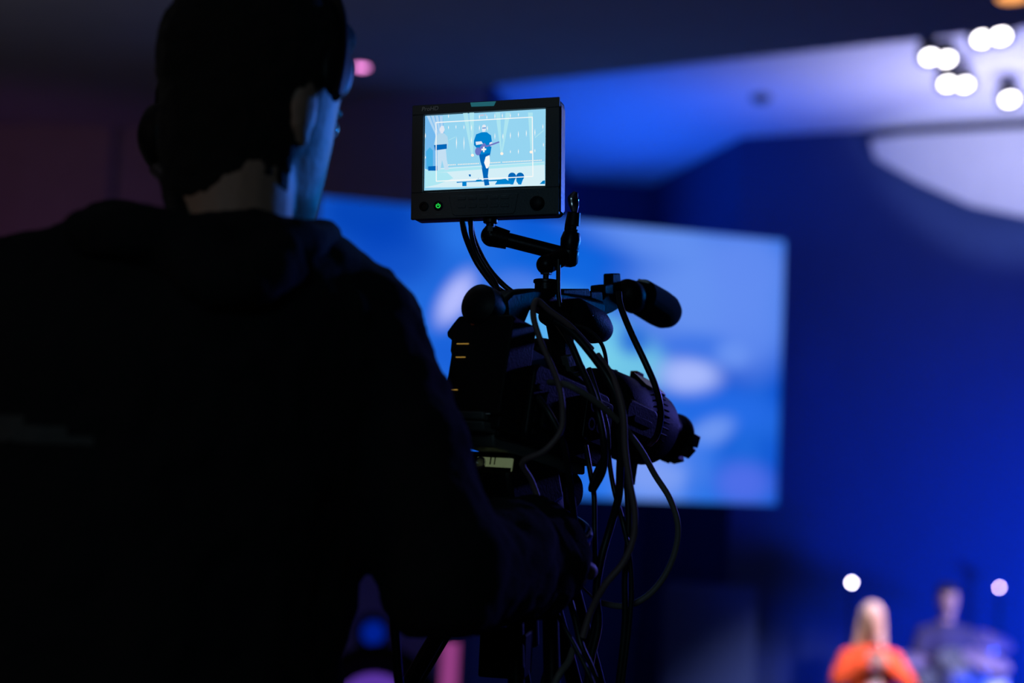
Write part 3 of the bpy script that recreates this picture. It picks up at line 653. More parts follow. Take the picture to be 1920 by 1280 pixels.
for a in (-40, -75, -110, -10):
    q = VR * math.cos(R(a)) + VU * math.sin(R(a)); T = Matrix.Translation(h0 + VF * .055 + q * .036) @ Matrix((VF.cross(q), VF, q)).transposed().to_4x4()
    box(b, (-.009, -.010, -.004), (.009, .012, .005), T)
obj('hood_tab', b, M['rubber'], vc, bevel=.0015)
b = NB(); c = VP(1212, 708, 0); box(b, (-.016, -.03, -.004), (.016, .03, .004), Matrix.Translation(VP(1215, 722, .028)) @ VD.to_4x4() @ Matrix.Rotation(R(38), 4, 'Y')); obj('lens_nameplate', b, M['metal_dark'], vc, bevel=.002)
# loose strap under the lens
b = NB(); pts = [VP(1180, 838, .0), VP(1183, 862, .0), VP(1182, 886, .0), VP(1186, 908, .0)]; tube(b, pts, 0, 12, 5, radii=[.013, .012, .010, .004], flat=.35); obj('lens_strap', b, M['rubber'], vc)
# shotgun microphone with foam windscreen (held in the bracket)
g0 = VP(1172, 549, 0); mc = thing('shotgun_microphone', g0, 'short black shotgun microphone with a rounded foam windscreen on the camera top', 'microphone')
g1 = VP(1197, 554, 0)
b = NB(); lathe(b, g0, g0 + VF, [(-.012, .008), (-.008, .015), (.0, .021), (.012, .023), (.030, .022), (.036, .018), (.05, .011), (.07, .011)], 32); obj('shock_mount', b, M['rubber'], mc)
b = NB(); lathe(b, g1, g1 + VF, [(-.004, .010), (.0, .021), (.006, .0265), (.06, .0275), (.080, .0265), (.094, .022), (.104, .013), (.109, 0)], 36); obj('windscreen', b, M['foam'], mc)
b = NB(); q = (VR * .25 + VU).normalized(); T = Matrix.Translation(g1 + VF * .004 + q * .0215) @ Matrix((VF.cross(q), VF, q)).transposed().to_4x4()
box(b, (-.009, -.006, -.001), (.009, .008, .0025), T); tag(obj('maker_badge', b, M['silver_text'], mc, bevel=.001), 'small shiny tag catching violet light')

# ------------------------------------------------------------------ tripod with fluid head
tp_c = P(985, 1010, 1.86)
tp = thing('tripod', Vector((tp_c.x, tp_c.y, RISER)), 'black video tripod with fluid head and sliding plate carrying the camera', 'tripod')
b = NB(); side(b, [(906, 771), (1040, 806), (1040, 822), (906, 786)], .024, -.022); obj('camera_adapter', b, M['grey_plate'], tp, bevel=.002)
b = NB(); side(b, [(906, 789), (1050, 826), (1060, 846), (908, 808)], .030, -.030); obj('sliding_plate', b, M['grey_plate'], tp, bevel=.002)
b = NB(); side(b, [(926, 812), (1062, 848), (1098, 862), (1098, 890), (1060, 886), (926, 838)], .028, -.022); obj('plate_bed', b, M['grey_plate'], tp, bevel=.003)
b = NB(); side(b, [(934, 808), (1082, 842), (1084, 858), (934, 820)], .034, .028); obj('plate_rail', b, M['metal_dark'], tp, bevel=.001)
b = NB(); side(b, [(964, 848), (1050, 876), (1060, 935), (1000, 975), (964, 970), (955, 890)], .030, -.046); obj('fluid_head', b, M['black_sat'], tp, bevel=.006)
b = NB(); side(b, [(956, 853), (990, 858), (990, 888), (956, 885)], .028, -.052); obj('level_housing', b, M['metal_dark'], tp, bevel=.002)
lb = VI @ VP(928, 870, VL(956, 869, .028)[0] - .001, 1)
T = V @ Matrix.Translation(lb)
b = NB(); box(b, (-.0265, -.0025, -.008), (.0265, .001, .008), T); tag(obj('level_window', b, M['label_cream'], tp, bevel=.001), 'pale green lit window with a round level')
b = NB(); box(b, (-.0265, -.003, -.009), (.0265, -.0022, -.004), T); box(b, (-.006, -.0032, -.001), (-.0045, -.002, .009), T); box(b, (.0005, -.0032, -.001), (.0017, -.002, .009), T); obj('window_bars', b, M['black_sat'], tp, smooth=False)
b = NB(); c = T @ Vector((-.018, -.004, 0)); lathe(b, c, c - VF, [(0, .0075), (.003, .0075), (.003, .0055), (.0, .0055)], 20); obj('bubble_level', b, M['chrome'], tp)
for (px, py, rr, dd_) in ((918, 944, .020, 0), (1060, 920, .026, 1)):
    b = NB(); c = VP(px, py, .0) if dd_ else P(px, py, 1.77); ax_ = VR if dd_ else -VF
    lathe(b, c - ax_ * .02, c + ax_, [(0, rr * .9), (.004, rr), (.03, rr), (.034, rr * .85), (.035, 0)], 30); obj('drag_knob', b, M['metal_dark'], tp)
hb = P(990, 962, 1.86)
b = NB(); lathe(b, hb + Vector((0, 0, .03)), hb - Vector((0, 0, 1)), [(0, .044), (.035, .048), (.04, .058), (.055, .060), (.065, .052), (.10, .035), (.12, .02), (.125, 0)], 36); obj('bowl', b, M['black'], tp)
b = NB(); cyl(b, hb - Vector((0, 0, .075)), hb - Vector((0, 0, .17)), .016, .022, seg=20, bev=.003); obj('bowl_handle', b, M['rubber'], tp)
ap = hb - Vector((0, 0, .045))
feet = [Vector((-.62, 1.98, RISER)), Vector((.10, 1.38, RISER)), Vector((.42, 2.25, RISER))]
for fpt in feet:
    d = fpt - ap; hz = Vector((d.x, d.y, 0)).normalized(); sd = Vector((-hz.y, hz.x, 0)); dn = d.normalized(); top_ = ap + hz * .045
    b = NB()
    for s_ in (-1, 1):
        cyl(b, top_ + sd * .022 * s_, top_ + sd * .022 * s_ + dn * .78, .0105, seg=14)
    cyl(b, top_ + dn * .45, fpt - dn * .05, .012, seg=14)
    lg = obj('leg', b, M['metal_dark'], tp)
    b = NB(); T = Matrix.Translation(top_ + dn * .45) @ Matrix((sd, dn, sd.cross(dn))).transposed().to_4x4(); box(b, (-.036, -.02, -.014), (.036, .02, .014), T); box(b, (.036, -.01, -.006), (.048, .01, .006), T); obj('leg_clamp', b, M['black'], lg, bevel=.003)
    b = NB(); T = Matrix.Translation(top_ + dn * .80) @ Matrix((sd, dn, sd.cross(dn))).transposed().to_4x4(); box(b, (-.036, -.02, -.014), (.036, .02, .014), T); obj('leg_clamp', b, M['black'], lg, bevel=.003)
    b = NB(); cyl(b, fpt - dn * .07, fpt + Vector((0, 0, .002)), .018, .02, seg=16); obj('foot', b, M['rubber'], lg)
b = NB()
for s_ in (-1, 1): box(b, (-.028, -.03, -.035), (.03, .03, .02), Matrix.Translation(P(948, 1212, 1.80)) @ frame((0, 0, 0), 10).to_3x3().to_4x4())
obj('spreader_bracket', b, M['black'], tp, bevel=.003)
b = NB(); ph0 = P(1010, 960, 1.84); tube(b, [ph0, P(1040, 966, 1.82), P(1072, 975, 1.80), P(1100, 1000, 1.74), P(1075, 1030, 1.66)], .008, 12, 5); obj('pan_bar', b, M['metal_dark'], tp)

# ------------------------------------------------------------------ field monitor
TH = 15; MROLL = -2.2; MC = P(908, 297.5, 1.83)
MF = frame(MC, TH, 0, MROLL)      # local y points away from the viewer; front face at y = 0
MW, MH = .201, .154
print('monitor', [proj(MF @ Vector(q)) for q in ((-MW / 2, 0, MH / 2), (MW / 2, 0, MH / 2), (MW / 2, 0, -MH / 2), (-MW / 2, 0, -MH / 2))], 'want 771,198 1048,180 1048,404 771,412')
def ML(px, py, y=0.0):
    d = RM @ Vector(((px - 960) / FPX, (640 - py) / FPX, -1)); i = MF.inverted(); c = i @ CAM; e = i.to_3x3() @ d
    t = (y - c.y) / e.y; q = c + e * t; return (q.x, q.z)
mo = thing('field_monitor', MF @ Vector((0, .02, -MH / 2)), 'small black monitor on a jointed arm showing a guitarist on stage', 'monitor')
x0, z1 = -MW / 2, MH / 2; x1, z0 = MW / 2, -MH / 2
scr_c = [ML(796, 217, .004), ML(1022, 204, .004), ML(1023, 350, .004), ML(796, 354, .004)]
sx0 = (scr_c[0][0] + scr_c[3][0]) / 2; sx1 = (scr_c[1][0] + scr_c[2][0]) / 2; sz1 = (scr_c[0][1] + scr_c[1][1]) / 2; sz0 = (scr_c[2][1] + scr_c[3][1]) / 2
b = NB()   # bezel ring + back shell
outer = rrect(x0, z0, x1, z1, .008, 6)
prism(b, outer, .006, .030, MF, 'xz')
prism(b, rrect(x0 + .02, z0 + .02, x1 - .02, z1 - .02, .01), .030, .044, MF, 'xz')
obj('shell', b, M['black_sat'], mo, bevel=.002)
b = NB()
bx0, bx1, bz0, bz1 = sx0 - .008, sx1 + .012, sz0 - .006, sz1 + .003
for lo, hi in (((x0 + .0005, .0, z0 + .0005), (x1 - .0005, .006, sz0 - .0035)), ((x0 + .0005, .0, sz1 + .0005), (x1 - .0005, .006, z1 - .0005)), ((x0 + .0005, .0, sz0 - .0035), (sx0 - .001, .006, sz1 + .0005)), ((sx1 + .001, .0, sz0 - .0035), (x1 - .0005, .006, sz1 + .0005))):
    box(b, lo, hi, MF)
obj('bezel', b, M['bezel'], mo, bevel=.0008)
b = NB(); box(b, (x1, .004, z0 + .004), (x1 + .0015, .026, z1 - .012), MF); obj('side_plate', b, M['metal_dark'], mo, bevel=.0005)
def flat(bm, pts, y, mi):
    vs = [bm.verts.new(MF @ Vector((x, y, z))) for x, z in pts]
    f = bm.faces.new(vs); f.material_index = mi
    f.normal_update()
# the picture on the screen: flat shapes in thin steps
pic = NB()
PC = {}
pm = []
def pcol(name, c, s=1.0):
    PC[name] = len(pm); pm.append(emat('screen_' + name, c, s))
for nme, c in (('sky', (0.30, 0.66, 0.88)), ('skyleft', (0.17, 0.48, 0.85)), ('floor', (0.66, 0.86, 0.93)), ('floorcyan', (0.42, 0.80, 0.90)), ('white', (0.95, 0.95, 0.93)), ('darkblue', (0.0, 0.13, 0.48)),
               ('blue', (0.0, 0.22, 0.62)), ('shirt', (0.45, 0.68, 0.85)), ('face', (0.75, 0.80, 0.90)), ('guitar', (0.15, 0.18, 0.55)), ('beam', (0.42, 0.78, 0.88)), ('warm', (1.0, 0.90, 0.80)), ('red', (0.95, 0.35, 0.35)),
               ('trouserlight', (0.55, 0.74, 0.90)), ('mid', (0.06, 0.42, 0.78)), ('beamleft', (0.42, 0.66, 0.90))): pcol(nme, c)
lay = [0]
YS = .0045
def shape(px, col, step=True):
    if step: lay[0] += 1
    flat(pic, [ML(x, y, YS) for x, y in px], YS - .00003 * lay[0], PC[col])
flat(pic, [(sx0, sz0), (sx1, sz0), (sx1, sz1), (sx0, sz1)], YS, PC['sky'])
def scz(zx): return zx
shape([(797, 218), (830, 216), (833, 250), (826, 300), (826, 352), (797, 352)], 'skyleft')
for k in range(4): shape([(800 + 8 * k, 217), (806 + 8 * k, 217), (822 + 3 * k, 258), (819 + 3 * k, 258)], 'beamleft', k == 0)
shape([(797, 317), (1021, 303), (1022, 348), (797, 352)], 'floor')
shape([(797, 319), (1021, 304), (1021, 309), (797, 325)], 'floorcyan')
shape([(797, 324), (838, 323), (850, 334), (820, 346), (797, 351)], 'floorcyan')
# beams
for k, (tx, bx, by) in enumerate(((868, 885, 291), (880, 886, 291), (929, 940, 288), (948, 941, 288), (990, 996, 285))):
    shape([(tx, 211), (tx + 9, 211), (bx + 1, by), (bx - 1, by)], 'beam', k == 0)
# hanging light rods
lay[0] += 1
for x, y_a, y_b in ((841, 214, 222), (855, 234, 242), (856, 255, 280), (870, 234, 243), (870, 255, 282), (884, 233, 246), (884, 256, 270), (841, 235, 243), (899, 214, 224), (899, 234, 246), (913, 216, 224), (914, 235, 246), (928, 212, 224), (928, 249, 262), (942, 212, 222), (943, 250, 262), (957, 212, 222),
                    (957, 247, 261), (972, 211, 219), (972, 245, 259), (987, 243, 257), (1003, 241, 256), (1018, 232, 243), (1019, 267, 276), (972, 279, 289), (957, 281, 288), (1003, 279, 286), (797.7, 249, 260), (797.7, 292, 298)):
    shape([(x - .8, (y_a + y_b) / 2), (x, y_a), (x + .8, (y_a + y_b) / 2), (x, y_b)], 'white', False)
for cx_, cy_ in ((886, 291), (941, 288), (996, 285)):
    shape([(cx_ + 3.0 * math.cos(k * PI / 5), cy_ + 2.8 * math.sin(k * PI / 5)) for k in range(10)], 'warm')
for k in range(58):
    x = 838 + k * 3.1
    if 897 < x < 918 or 855 < x < 858 or 940 < x < 942.5: continue
    y = 309.5 - (x - 838) * 0.052
    shape([(x - 1, y - .9), (x + 1, y - .9), (x + 1, y + .9), (x - 1, y + .9)], 'warm', k == 0)
# diagonal boom stands
shape([(842, 262), (854, 256), (854, 257.4), (842, 263.4)], 'beam'); shape([(1003, 257), (1020, 243), (1020, 245), (1003, 259)], 'beam', False)
# equipment left
shape([(799, 284), (806, 276), (812, 282), (812, 318), (800, 318)], 'mid'); shape([(803, 312), (820, 311), (820, 320), (803, 320)], 'darkblue')
# left performer
shape([(820, 280), (836, 279), (838, 300), (842, 318), (834, 319), (829, 300), (826, 319), (820, 319)], 'trouserlight')
shape([(814, 270), (817, 257), (824, 250), (833, 250), (839, 256), (841, 268), (839, 279), (818, 281)], 'shirt')
shape([(824 + 0, 243), (827, 236), (832, 236), (834, 243), (831, 250), (827, 250)], 'face')
shape([(814, 272), (838, 270), (838, 279), (816, 282)], 'darkblue')
# bench and bottom silhouettes
shape([(856, 341), (946, 336), (946, 339), (875, 341.5), (875, 349), (867, 349), (867, 342), (857, 343)], 'blue')
shape([(928, 346), (934, 337), (948, 335), (955, 340), (962, 345)], 'blue'); shape([(892, 339), (897, 334), (903, 337), (905, 340)], 'blue', False)
for cx_ in (960.5, 975.5):
    shape([(cx_ + 7.6 * math.cos(k * PI / 7), 331 + 7.5 * math.sin(k * PI / 7)) for k in range(14)], 'darkblue')
    shape([(cx_ - 7.5, 331), (cx_ + 7.5, 331), (cx_ + 3, 343), (cx_ + 2, 346), (cx_ - 3, 346), (cx_ - 7, 340)], 'blue', False)
shape([(1012, 345), (1018, 339), (1022, 338), (1022, 345)], 'blue'); shape([(879, 327), (883, 327), (883, 331), (880, 331)], 'darkblue', False)
# guitarist: trousers, shirt, head, arms, guitar
shape([(898, 288), (920, 286), (916, 305), (914, 316), (911, 325), (913, 348), (909, 348), (907, 330), (905, 316), (901, 303)], 'darkblue')
shape([(911, 294), (918, 291), (919, 304), (917, 314), (912, 316), (908, 305)], 'white')
shape([(903, 311), (905, 316), (915, 316), (917, 312), (915, 330), (918, 347), (909, 348), (906, 330)], 'darkblue')
shape([(889, 264), (893, 252), (904, 248), (913, 248), (921, 254), (923, 268), (920, 287), (902, 290), (896, 280), (889, 272)], 'blue')
shape([(892, 266), (903, 265), (906, 270), (893, 272)], 'face'); shape([(918, 268), (922, 266), (925, 270), (921, 275), (918, 273)], 'face', False)
shape([(895.5 + 5.5 * math.cos(k * PI / 7) + 1, 284 + 7.5 * math.sin(k * PI / 7)) for k in range(14)], 'guitar')
shape([(900, 276), (906, 270), (909, 268), (912, 272), (908, 280), (902, 285)], 'guitar'); shape([(911, 273.5), (936, 265), (937, 267.5), (912, 276.5)], 'guitar', False)
shape([(903.5, 240), (905, 235), (908, 233.5), (911, 235), (912, 241), (910, 247), (905, 248)], 'face')
shape([(904.5, 239.6), (911.5, 239.2), (911.5, 240.9), (904.5, 241.2)], 'blue')
# centre cross and frame marker
for bx_ in (((903, 279), (912, 278.6), (912, 281.6), (903, 282)), ((906, 275.5), (909, 275.3), (909, 285.3), (906, 285.5))): shape(bx_, 'white')
fr = [(818, 230), (998.5, 219.8), (999.5, 331), (818.5, 340)]
lay[0] += 1
for k in range(4):
    a_, c_ = fr[k], fr[(k + 1) % 4]; w_ = .85
    if k % 2 == 0: shape([(a_[0] - w_, a_[1] - w_), (c_[0] + (w_ if k == 0 else -w_), c_[1] - w_), (c_[0], c_[1] + w_), (a_[0], a_[1] + w_)], 'white', False)
    else: shape([(a_[0] - w_, a_[1]), (a_[0] + w_, a_[1]), (c_[0] + w_, c_[1]), (c_[0] - w_, c_[1])], 'white', False)
scrn = obj('screen', pic, pm, mo, smooth=False, recalc=False)
def MT(px, py, y=-.0003):
    x, z = ML(px, py, y); return MF @ Matrix.Translation((x, y, z)) @ Matrix.Rotation(PI / 2, 4, 'X')
text('screen_text', '600  8', MT(906, 216, YS - .0013), .0032, emat('screen_redtext', (0.95, 0.45, 0.45)), mo, 0)
text('lettering', 'ProHD', MT(806, 204), .0080, M['silver_text'], mo, .0002, 0.15)
b = NB(); prism(b, [ML(882, 192.5), ML(930, 190), ML(926, 198.5), ML(884, 200)], -.0006, .001, MF, 'xz'); tag(obj('tally_window', b, M['tally'], mo, smooth=False), 'frosted cyan tally window')
# control strip
b = NB(); prism(b, [ML(842, 367), ML(972, 362), ML(966, 396), ML(962, 401), ML(854, 405), ML(848, 401)], -.0012, .001, MF, 'xz'); obj('button_panel', b, M['bezel'], mo, bevel=.0008)
for r_ in range(2):
    for k in range(5):
        px, py = 866 + k * 20.3, (372 if r_ == 0 else 387) - k * 0.55
        x, z = ML(px, py); b = NB(); prism(b, rrect(x - .0055, z - .0022, x + .0055, z + .0022, .001, 3), -.0022, -.001, MF, 'xz'); obj('button', b, M['bezel'], mo, bevel=.0004)
        text('button_lettering', '---', MT(px, py + 7.2, -.0014), .0022, M['grey_text'], mo, .0001)
for (px, py, r_, nme, m_) in ((795, 387, .0062, 'headphone_jack', 'rubber'), (822, 386, .0062, 'power_button', 'black_sat')):
    x, z = ML(px, py); b = NB(); c = MF @ Vector((x, 0, z)); d = MF.to_3x3() @ Vector((0, -1, 0))
    lathe(b, c, c + d, [(0, r_), (.0015, r_), (.002, r_ * .85), (.002, r_ * .6), (.0005, r_ * .55), (.0005, 0)], 24); pb = obj(nme, b, M[m_], mo)
x, z = ML(822, 386); b = NB(); c = MF @ Vector((x, -.0012, z)); d = MF.to_3x3() @ Vector((0, -1, 0)); mx_ = MF.to_3x3()
ring = [c + mx_ @ Vector((.0026 * math.sin(a), 0, .0026 * math.cos(a))) for a in [R(40 + 280 * k / 12) for k in range(13)]]
tube(b, ring, .0006, 6, 2); cyl(b, c, c + mx_ @ Vector((0, 0, .0034)), .0006, seg=6); tag(obj('power_symbol', b, M['green'], pb), 'glowing green power symbol')
x, z = ML(1008, 381); b = NB(); c = MF @ Vector((x, 0, z)); lathe(b, c, c + d, [(0, .0095), (.002, .0095), (.009, .0085), (.010, .007), (.0105, 0)], 28); obj('dial', b, M['rubber'], mo)
text('lettering', 'PHONE', MT(796, 403), .0020, M['grey_text'], mo, .0001); text('lettering', 'POWER', MT(822, 402), .0020, M['grey_text'], mo, .0001)
b = NB(); box(b, (-.03, .012, z1 - .001), (.03, .02, z1 + .002), MF); obj('top_cover', b, M['black'], mo, bevel=.001)

# ------------------------------------------------------------------ articulated arm between camera and monitor
MB_ = MF @ Vector((ML(920, 405, .015)[0], .015, -MH / 2))
ar = thing('articulated_arm', VP(1023, 545, 0), 'black jointed metal arm holding the monitor above the camera handle', 'mount')
def az(px, py, Y): return P(px, py, Y)
yA, yB = MB_.y, VP(1023, 540, 0).y
print('arm depths', yA, yB)
b = NB(); cyl(b, MB_ + Vector((0, 0, .0)), MB_ - Vector((0, 0, .006)), .0095, seg=20, bev=.001); cyl(b, MB_ - Vector((0, 0, .006)), MB_ - Vector((0, 0, .020)), .0055, seg=16); cyl(b, MB_ - Vector((0, 0, .010)), MB_ - Vector((0, 0, .017)), .0068, seg=6)
obj('mounting_stud', b, M['metal_dark'], ar)
yA2 = yA + .01; j1 = az(922, 442, yA2); j2 = az(1063, 478, (yA2 + yB) / 2 + .01)
b = NB(); ball(b, j1, .0145); dj = (j2 - j1).normalized(); cyl(b, j1, j1 + dj * .022, .0145, .0125, seg=24); obj('ball_socket', b, M['metal_dark'], ar)
b = NB(); cyl(b, j1 + dj * .010, j2, .0098, seg=24); obj('arm_tube', b, M['metal_dark'], ar)
k0 = az(1064, 491, j2.y); k1 = az(1072, 436, j2.y)
b = NB(); dk = (k1 - k0); Lk = dk.length; lathe(b, k0, k1, [(-.006, .006), (-.004, .011), (.0, .0135), (.014, .0135), (.016, .0115), (.020, .0125), (.030, .0135), (Lk, .011)], 28); obj('joint_hub', b, M['metal_dark'], ar)
b = NB(); k2 = az(1077, 398, j2.y - .004); lathe(b, k1, k2, [(-.002, .0085), (.004, .0085), (.005, .0065), (.009, .0065), (.010, .0092), ((k2 - k1).length, .0082)], 20)
tube(b, [az(1066, 470, j2.y), az(1064, 430, j2.y), az(1070, 398, j2.y)], .0042, 8, 4); obj('locking_knob', b, M['rubber'], ar)
b = NB(); tube(b, [k2, az(1076, 385, j2.y), az(1075, 372, j2.y), az(1080, 360, j2.y)], 0, 10, 5, radii=[.004, .007, .008, .003], flat=.5); obj('locking_lever', b, M['chrome'], ar)
b3 = az(1024, 496, yB); b = NB(); ball(b, b3, .0130); cyl(b, b3, k0.lerp(k1, .25), .0125, .0115, seg=24); obj('lower_arm', b, M['metal_dark'], ar)
s0 = VP(1023, 543, 0)
b = NB(); up = Vector((0, 0, 1)); cyl(b, s0, s0 + up * .009, .0145, seg=24); cyl(b, s0 + up * .008, s0 + up * .013, .0165, seg=28, bev=.001); cyl(b, s0 + up * .012, Vector((s0.x, s0.y, b3.z)), .0042, seg=14); cyl(b, s0 + up * .020, s0 + up * .026, .0075, seg=6); obj('shoe_mount', b, M['metal_dark'], ar)

# ------------------------------------------------------------------ cables
def cable(label, pts, r=.0034, m='cable', name='cable', group=None):
    b = NB(); tube(b, [P(*p) for p in pts], r, 10, 7); return tag(obj(name, b, M[m]), label, 'cable', group)
Z = 1.74
cable('thick black cable, outermost of the bundle curving down behind the monitor arm', [(866, 408, 1.86), (872, 440, 1.87), (888, 480, 1.88), (905, 508, 1.88), (932, 540, 1.87), (960, 556, 1.86)], .0040)
cable('black cable, middle of the bundle curving down behind the monitor arm', [(880, 405, 1.87), (888, 445, 1.88), (903, 480, 1.89), (920, 508, 1.89), (944, 534, 1.88), (972, 556, 1.88)], .0036)
cable('black cable dropping straight from the monitor then curving to the camera handle', [(883, 405, 1.855), (884, 440, 1.86), (893, 472, 1.865), (908, 500, 1.865), (925, 524, 1.86), (935, 545, 1.85)], .0033)
cable('thin straight black cable hanging from the arm joint to the camera handle', [(1047, 486, 1.83), (1047, 515, 1.83), (1047, 545, 1.83), (1050, 575, 1.83)], .0030)
cable('brown looped cable rising over the handle and falling past the camera side', [(1110, 655, 1.78), (1070, 612, 1.76), (1030, 582, 1.75), (1006, 563, 1.74), (1000, 592, 1.73), (1014, 640, 1.72), (1036, 690, 1.71), (1050, 730, 1.70), (1055, 775, 1.70), (1050, 810, 1.70), (1020, 845, 1.70), (980, 866, 1.71), (996, 900, 1.73), (1013, 945, 1.74)], .0038, 'cable_brown')
cable('grey-brown cable sweeping from the camera side in a wide loop at the far right', [(1030, 716, 1.74), (1065, 722, 1.70), (1110, 748, 1.71), (1160, 790, 1.74), (1200, 840, 1.78), (1228, 890, 1.80), (1256, 935, 1.80), (1271, 985, 1.80), (1265, 1035, 1.80), (1244, 1082, 1.80), (1212, 1118, 1.80), (1170, 1136, 1.80), (1120, 1128, 1.79)], .0040, 'cable_grey')
cable('thick dark cable, foremost of the bundle crossing the lens and dropping straight down', [(1040, 600, 1.77), (1075, 625, 1.76), (1110, 665, 1.75), (1142, 712, 1.74), (1160, 760, 1.74), (1166, 810, 1.74), (1163, 870, 1.75), (1160, 930, 1.76), (1145, 985, 1.77), (1128, 1045, 1.77), (1118, 1110, 1.77), (1122, 1170, 1.77), (1108, 1235, 1.77), (1100, 1300, 1.77)], .0050)
cable('dark cable beside the bright gap, running from the handle over the lens', [(1045, 605, 1.80), (1068, 640, 1.78), (1090, 690, 1.77), (1108, 730, 1.76), (1122, 775, 1.75), (1132, 830, 1.75), (1131, 880, 1.76), (1112, 918, 1.77)], .0046)
cable('slim black microphone cable hanging from the microphone mount in front of the lens', [(1160, 548, 1.83), (1164, 575, 1.82), (1184, 625, 1.80), (1210, 680, 1.79), (1231, 730, 1.79), (1239, 775, 1.80), (1232, 815, 1.83), (1218, 832, 1.88)], .0042)
cable('thin black cable arching against the bright patch above the lens', [(1078, 608, 1.85), (1105, 620, 1.84), (1128, 645, 1.83), (1137, 680, 1.82), (1136, 720, 1.81)], .0026)
cable('black cable hanging under the lens, leftmost of the straight ones', [(1098, 835, 1.80), (1106, 880, 1.79), (1114, 930, 1.79), (1115, 1000, 1.78), (1117, 1070, 1.78), (1121, 1120, 1.78), (1112, 1180, 1.78), (1100, 1230, 1.78)], .0034)
cable('short black cable folding back in a narrow loop under the lens', [(1135, 830, 1.79), (1131, 870, 1.78), (1118, 905, 1.77), (1108, 918, 1.77), (1110, 905, 1.78), (1122, 875, 1.79), (1134, 855, 1.80)], .0032)
cable('black cable with a violet edge, passing behind the crossing point of the bundle', [(1104, 690, 1.79), (1120, 740, 1.78), (1138, 800, 1.78), (1142, 860, 1.78), (1152, 920, 1.77), (1168, 980, 1.77), (1180, 1040, 1.76), (1184, 1110, 1.76), (1178, 1190, 1.76), (1164, 1300, 1.76)], .0033)
cable('dark brown cable bulging to the right below the lens and crossing back left', [(1120, 665, 1.76), (1150, 710, 1.74), (1168, 770, 1.73), (1172, 840, 1.73), (1180, 900, 1.73), (1190, 960, 1.73), (1187, 1010, 1.73), (1168, 1055, 1.73), (1135, 1095, 1.73), (1108, 1145, 1.74), (1092, 1195, 1.74)], .0042, 'cable_brown')
cable('black cable close beside the brown bulging one, falling to the frame bottom', [(1158, 790, 1.78), (1168, 860, 1.77), (1177, 930, 1.77), (1178, 1000, 1.77), (1172, 1080, 1.77), (1172, 1160, 1.77), (1166, 1230, 1.77), (1156, 1310, 1.77)], .0040)
cable('slack black cable from the camera body past the plate edge to the tripod head', [(1008, 745, 1.72), (1030, 775, 1.71), (1052, 820, 1.71), (1064, 870, 1.72), (1072, 930, 1.74), (1078, 985, 1.76), (1082, 1060, 1.78)], .0042)
cable('thin grey cable emerging right of the sleeve and rising to the knot', [(1058, 1048, 1.80), (1085, 1092, 1.80), (1117, 1125, 1.80)], .0016, 'cable_brown')
cable('dark cable from the sleeve to the bottom right of the tripod', [(1030, 1120, 1.74), (1055, 1170, 1.72), (1080, 1215, 1.71), (1105, 1265, 1.70), (1125, 1320, 1.70)], .0030)
cable('black cable with a bright blue edge along the right tripod leg', [(1062, 1100, 1.76), (1078, 1160, 1.75), (1090, 1210, 1.74), (1108, 1250, 1.74), (1130, 1310, 1.74)], .0042)
cable('grey cable curling up from the frame bottom between the tripod legs', [(1075, 1215, 1.74), (1066, 1240, 1.73), (1048, 1265, 1.72), (1030, 1305, 1.72)], .0042, 'cable_grey')
cable('thin black cable bowing between the tripod legs below the sleeve', [(1042, 1160, 1.79), (1040, 1200, 1.79), (1028, 1245, 1.79), (1012, 1300, 1.79)], .0034)
cable('black cable hanging from the tripod head below the sleeve', [(960, 1130, 1.80), (968, 1180, 1.80), (980, 1230, 1.80), (994, 1310, 1.80)], .0048)
c_ = P(738, 1145, 1.70); t = thing('light_stand', Vector((P(752, 1310, 1.70).x, 1.70, RISER)), 'slim black pole standing in the gap between the operator arm and hip', 'stand')
e_ = P(749, 1290, 1.70); top_ = P(733, 1090, 1.70); dn = (e_ - top_).normalized(); bt = top_ + dn * ((RISER - top_.z) / dn.z)
b = NB(); cyl(b, top_, bt, .0055, seg=16); obj('pole', b, M['metal_dark'], t)
b = NB(); cyl(b, Vector((bt.x, bt.y, RISER)), Vector((bt.x, bt.y, RISER + .015)), .11, seg=32, bev=.003); obj('base', b, M['black'], t)

# paler strip across the upper back of the jacket: some of its faces take a lighter grey
jk.data.materials.append(M['stripe'])
mwj = WM[op]
for p in jk.data.polygons:
    c = mwj @ p.center
    if c.y < 1.40 and c.x < -.37:
        k = (-.37 - c.x) / .3; zlo = P(300, 838, 1.3).z * (1 - k) + P(-80, 806, 1.3).z * k; wd = .006 + .040 * min(1, k * 1.2)
        if zlo < c.z < zlo + wd: p.material_index = 1

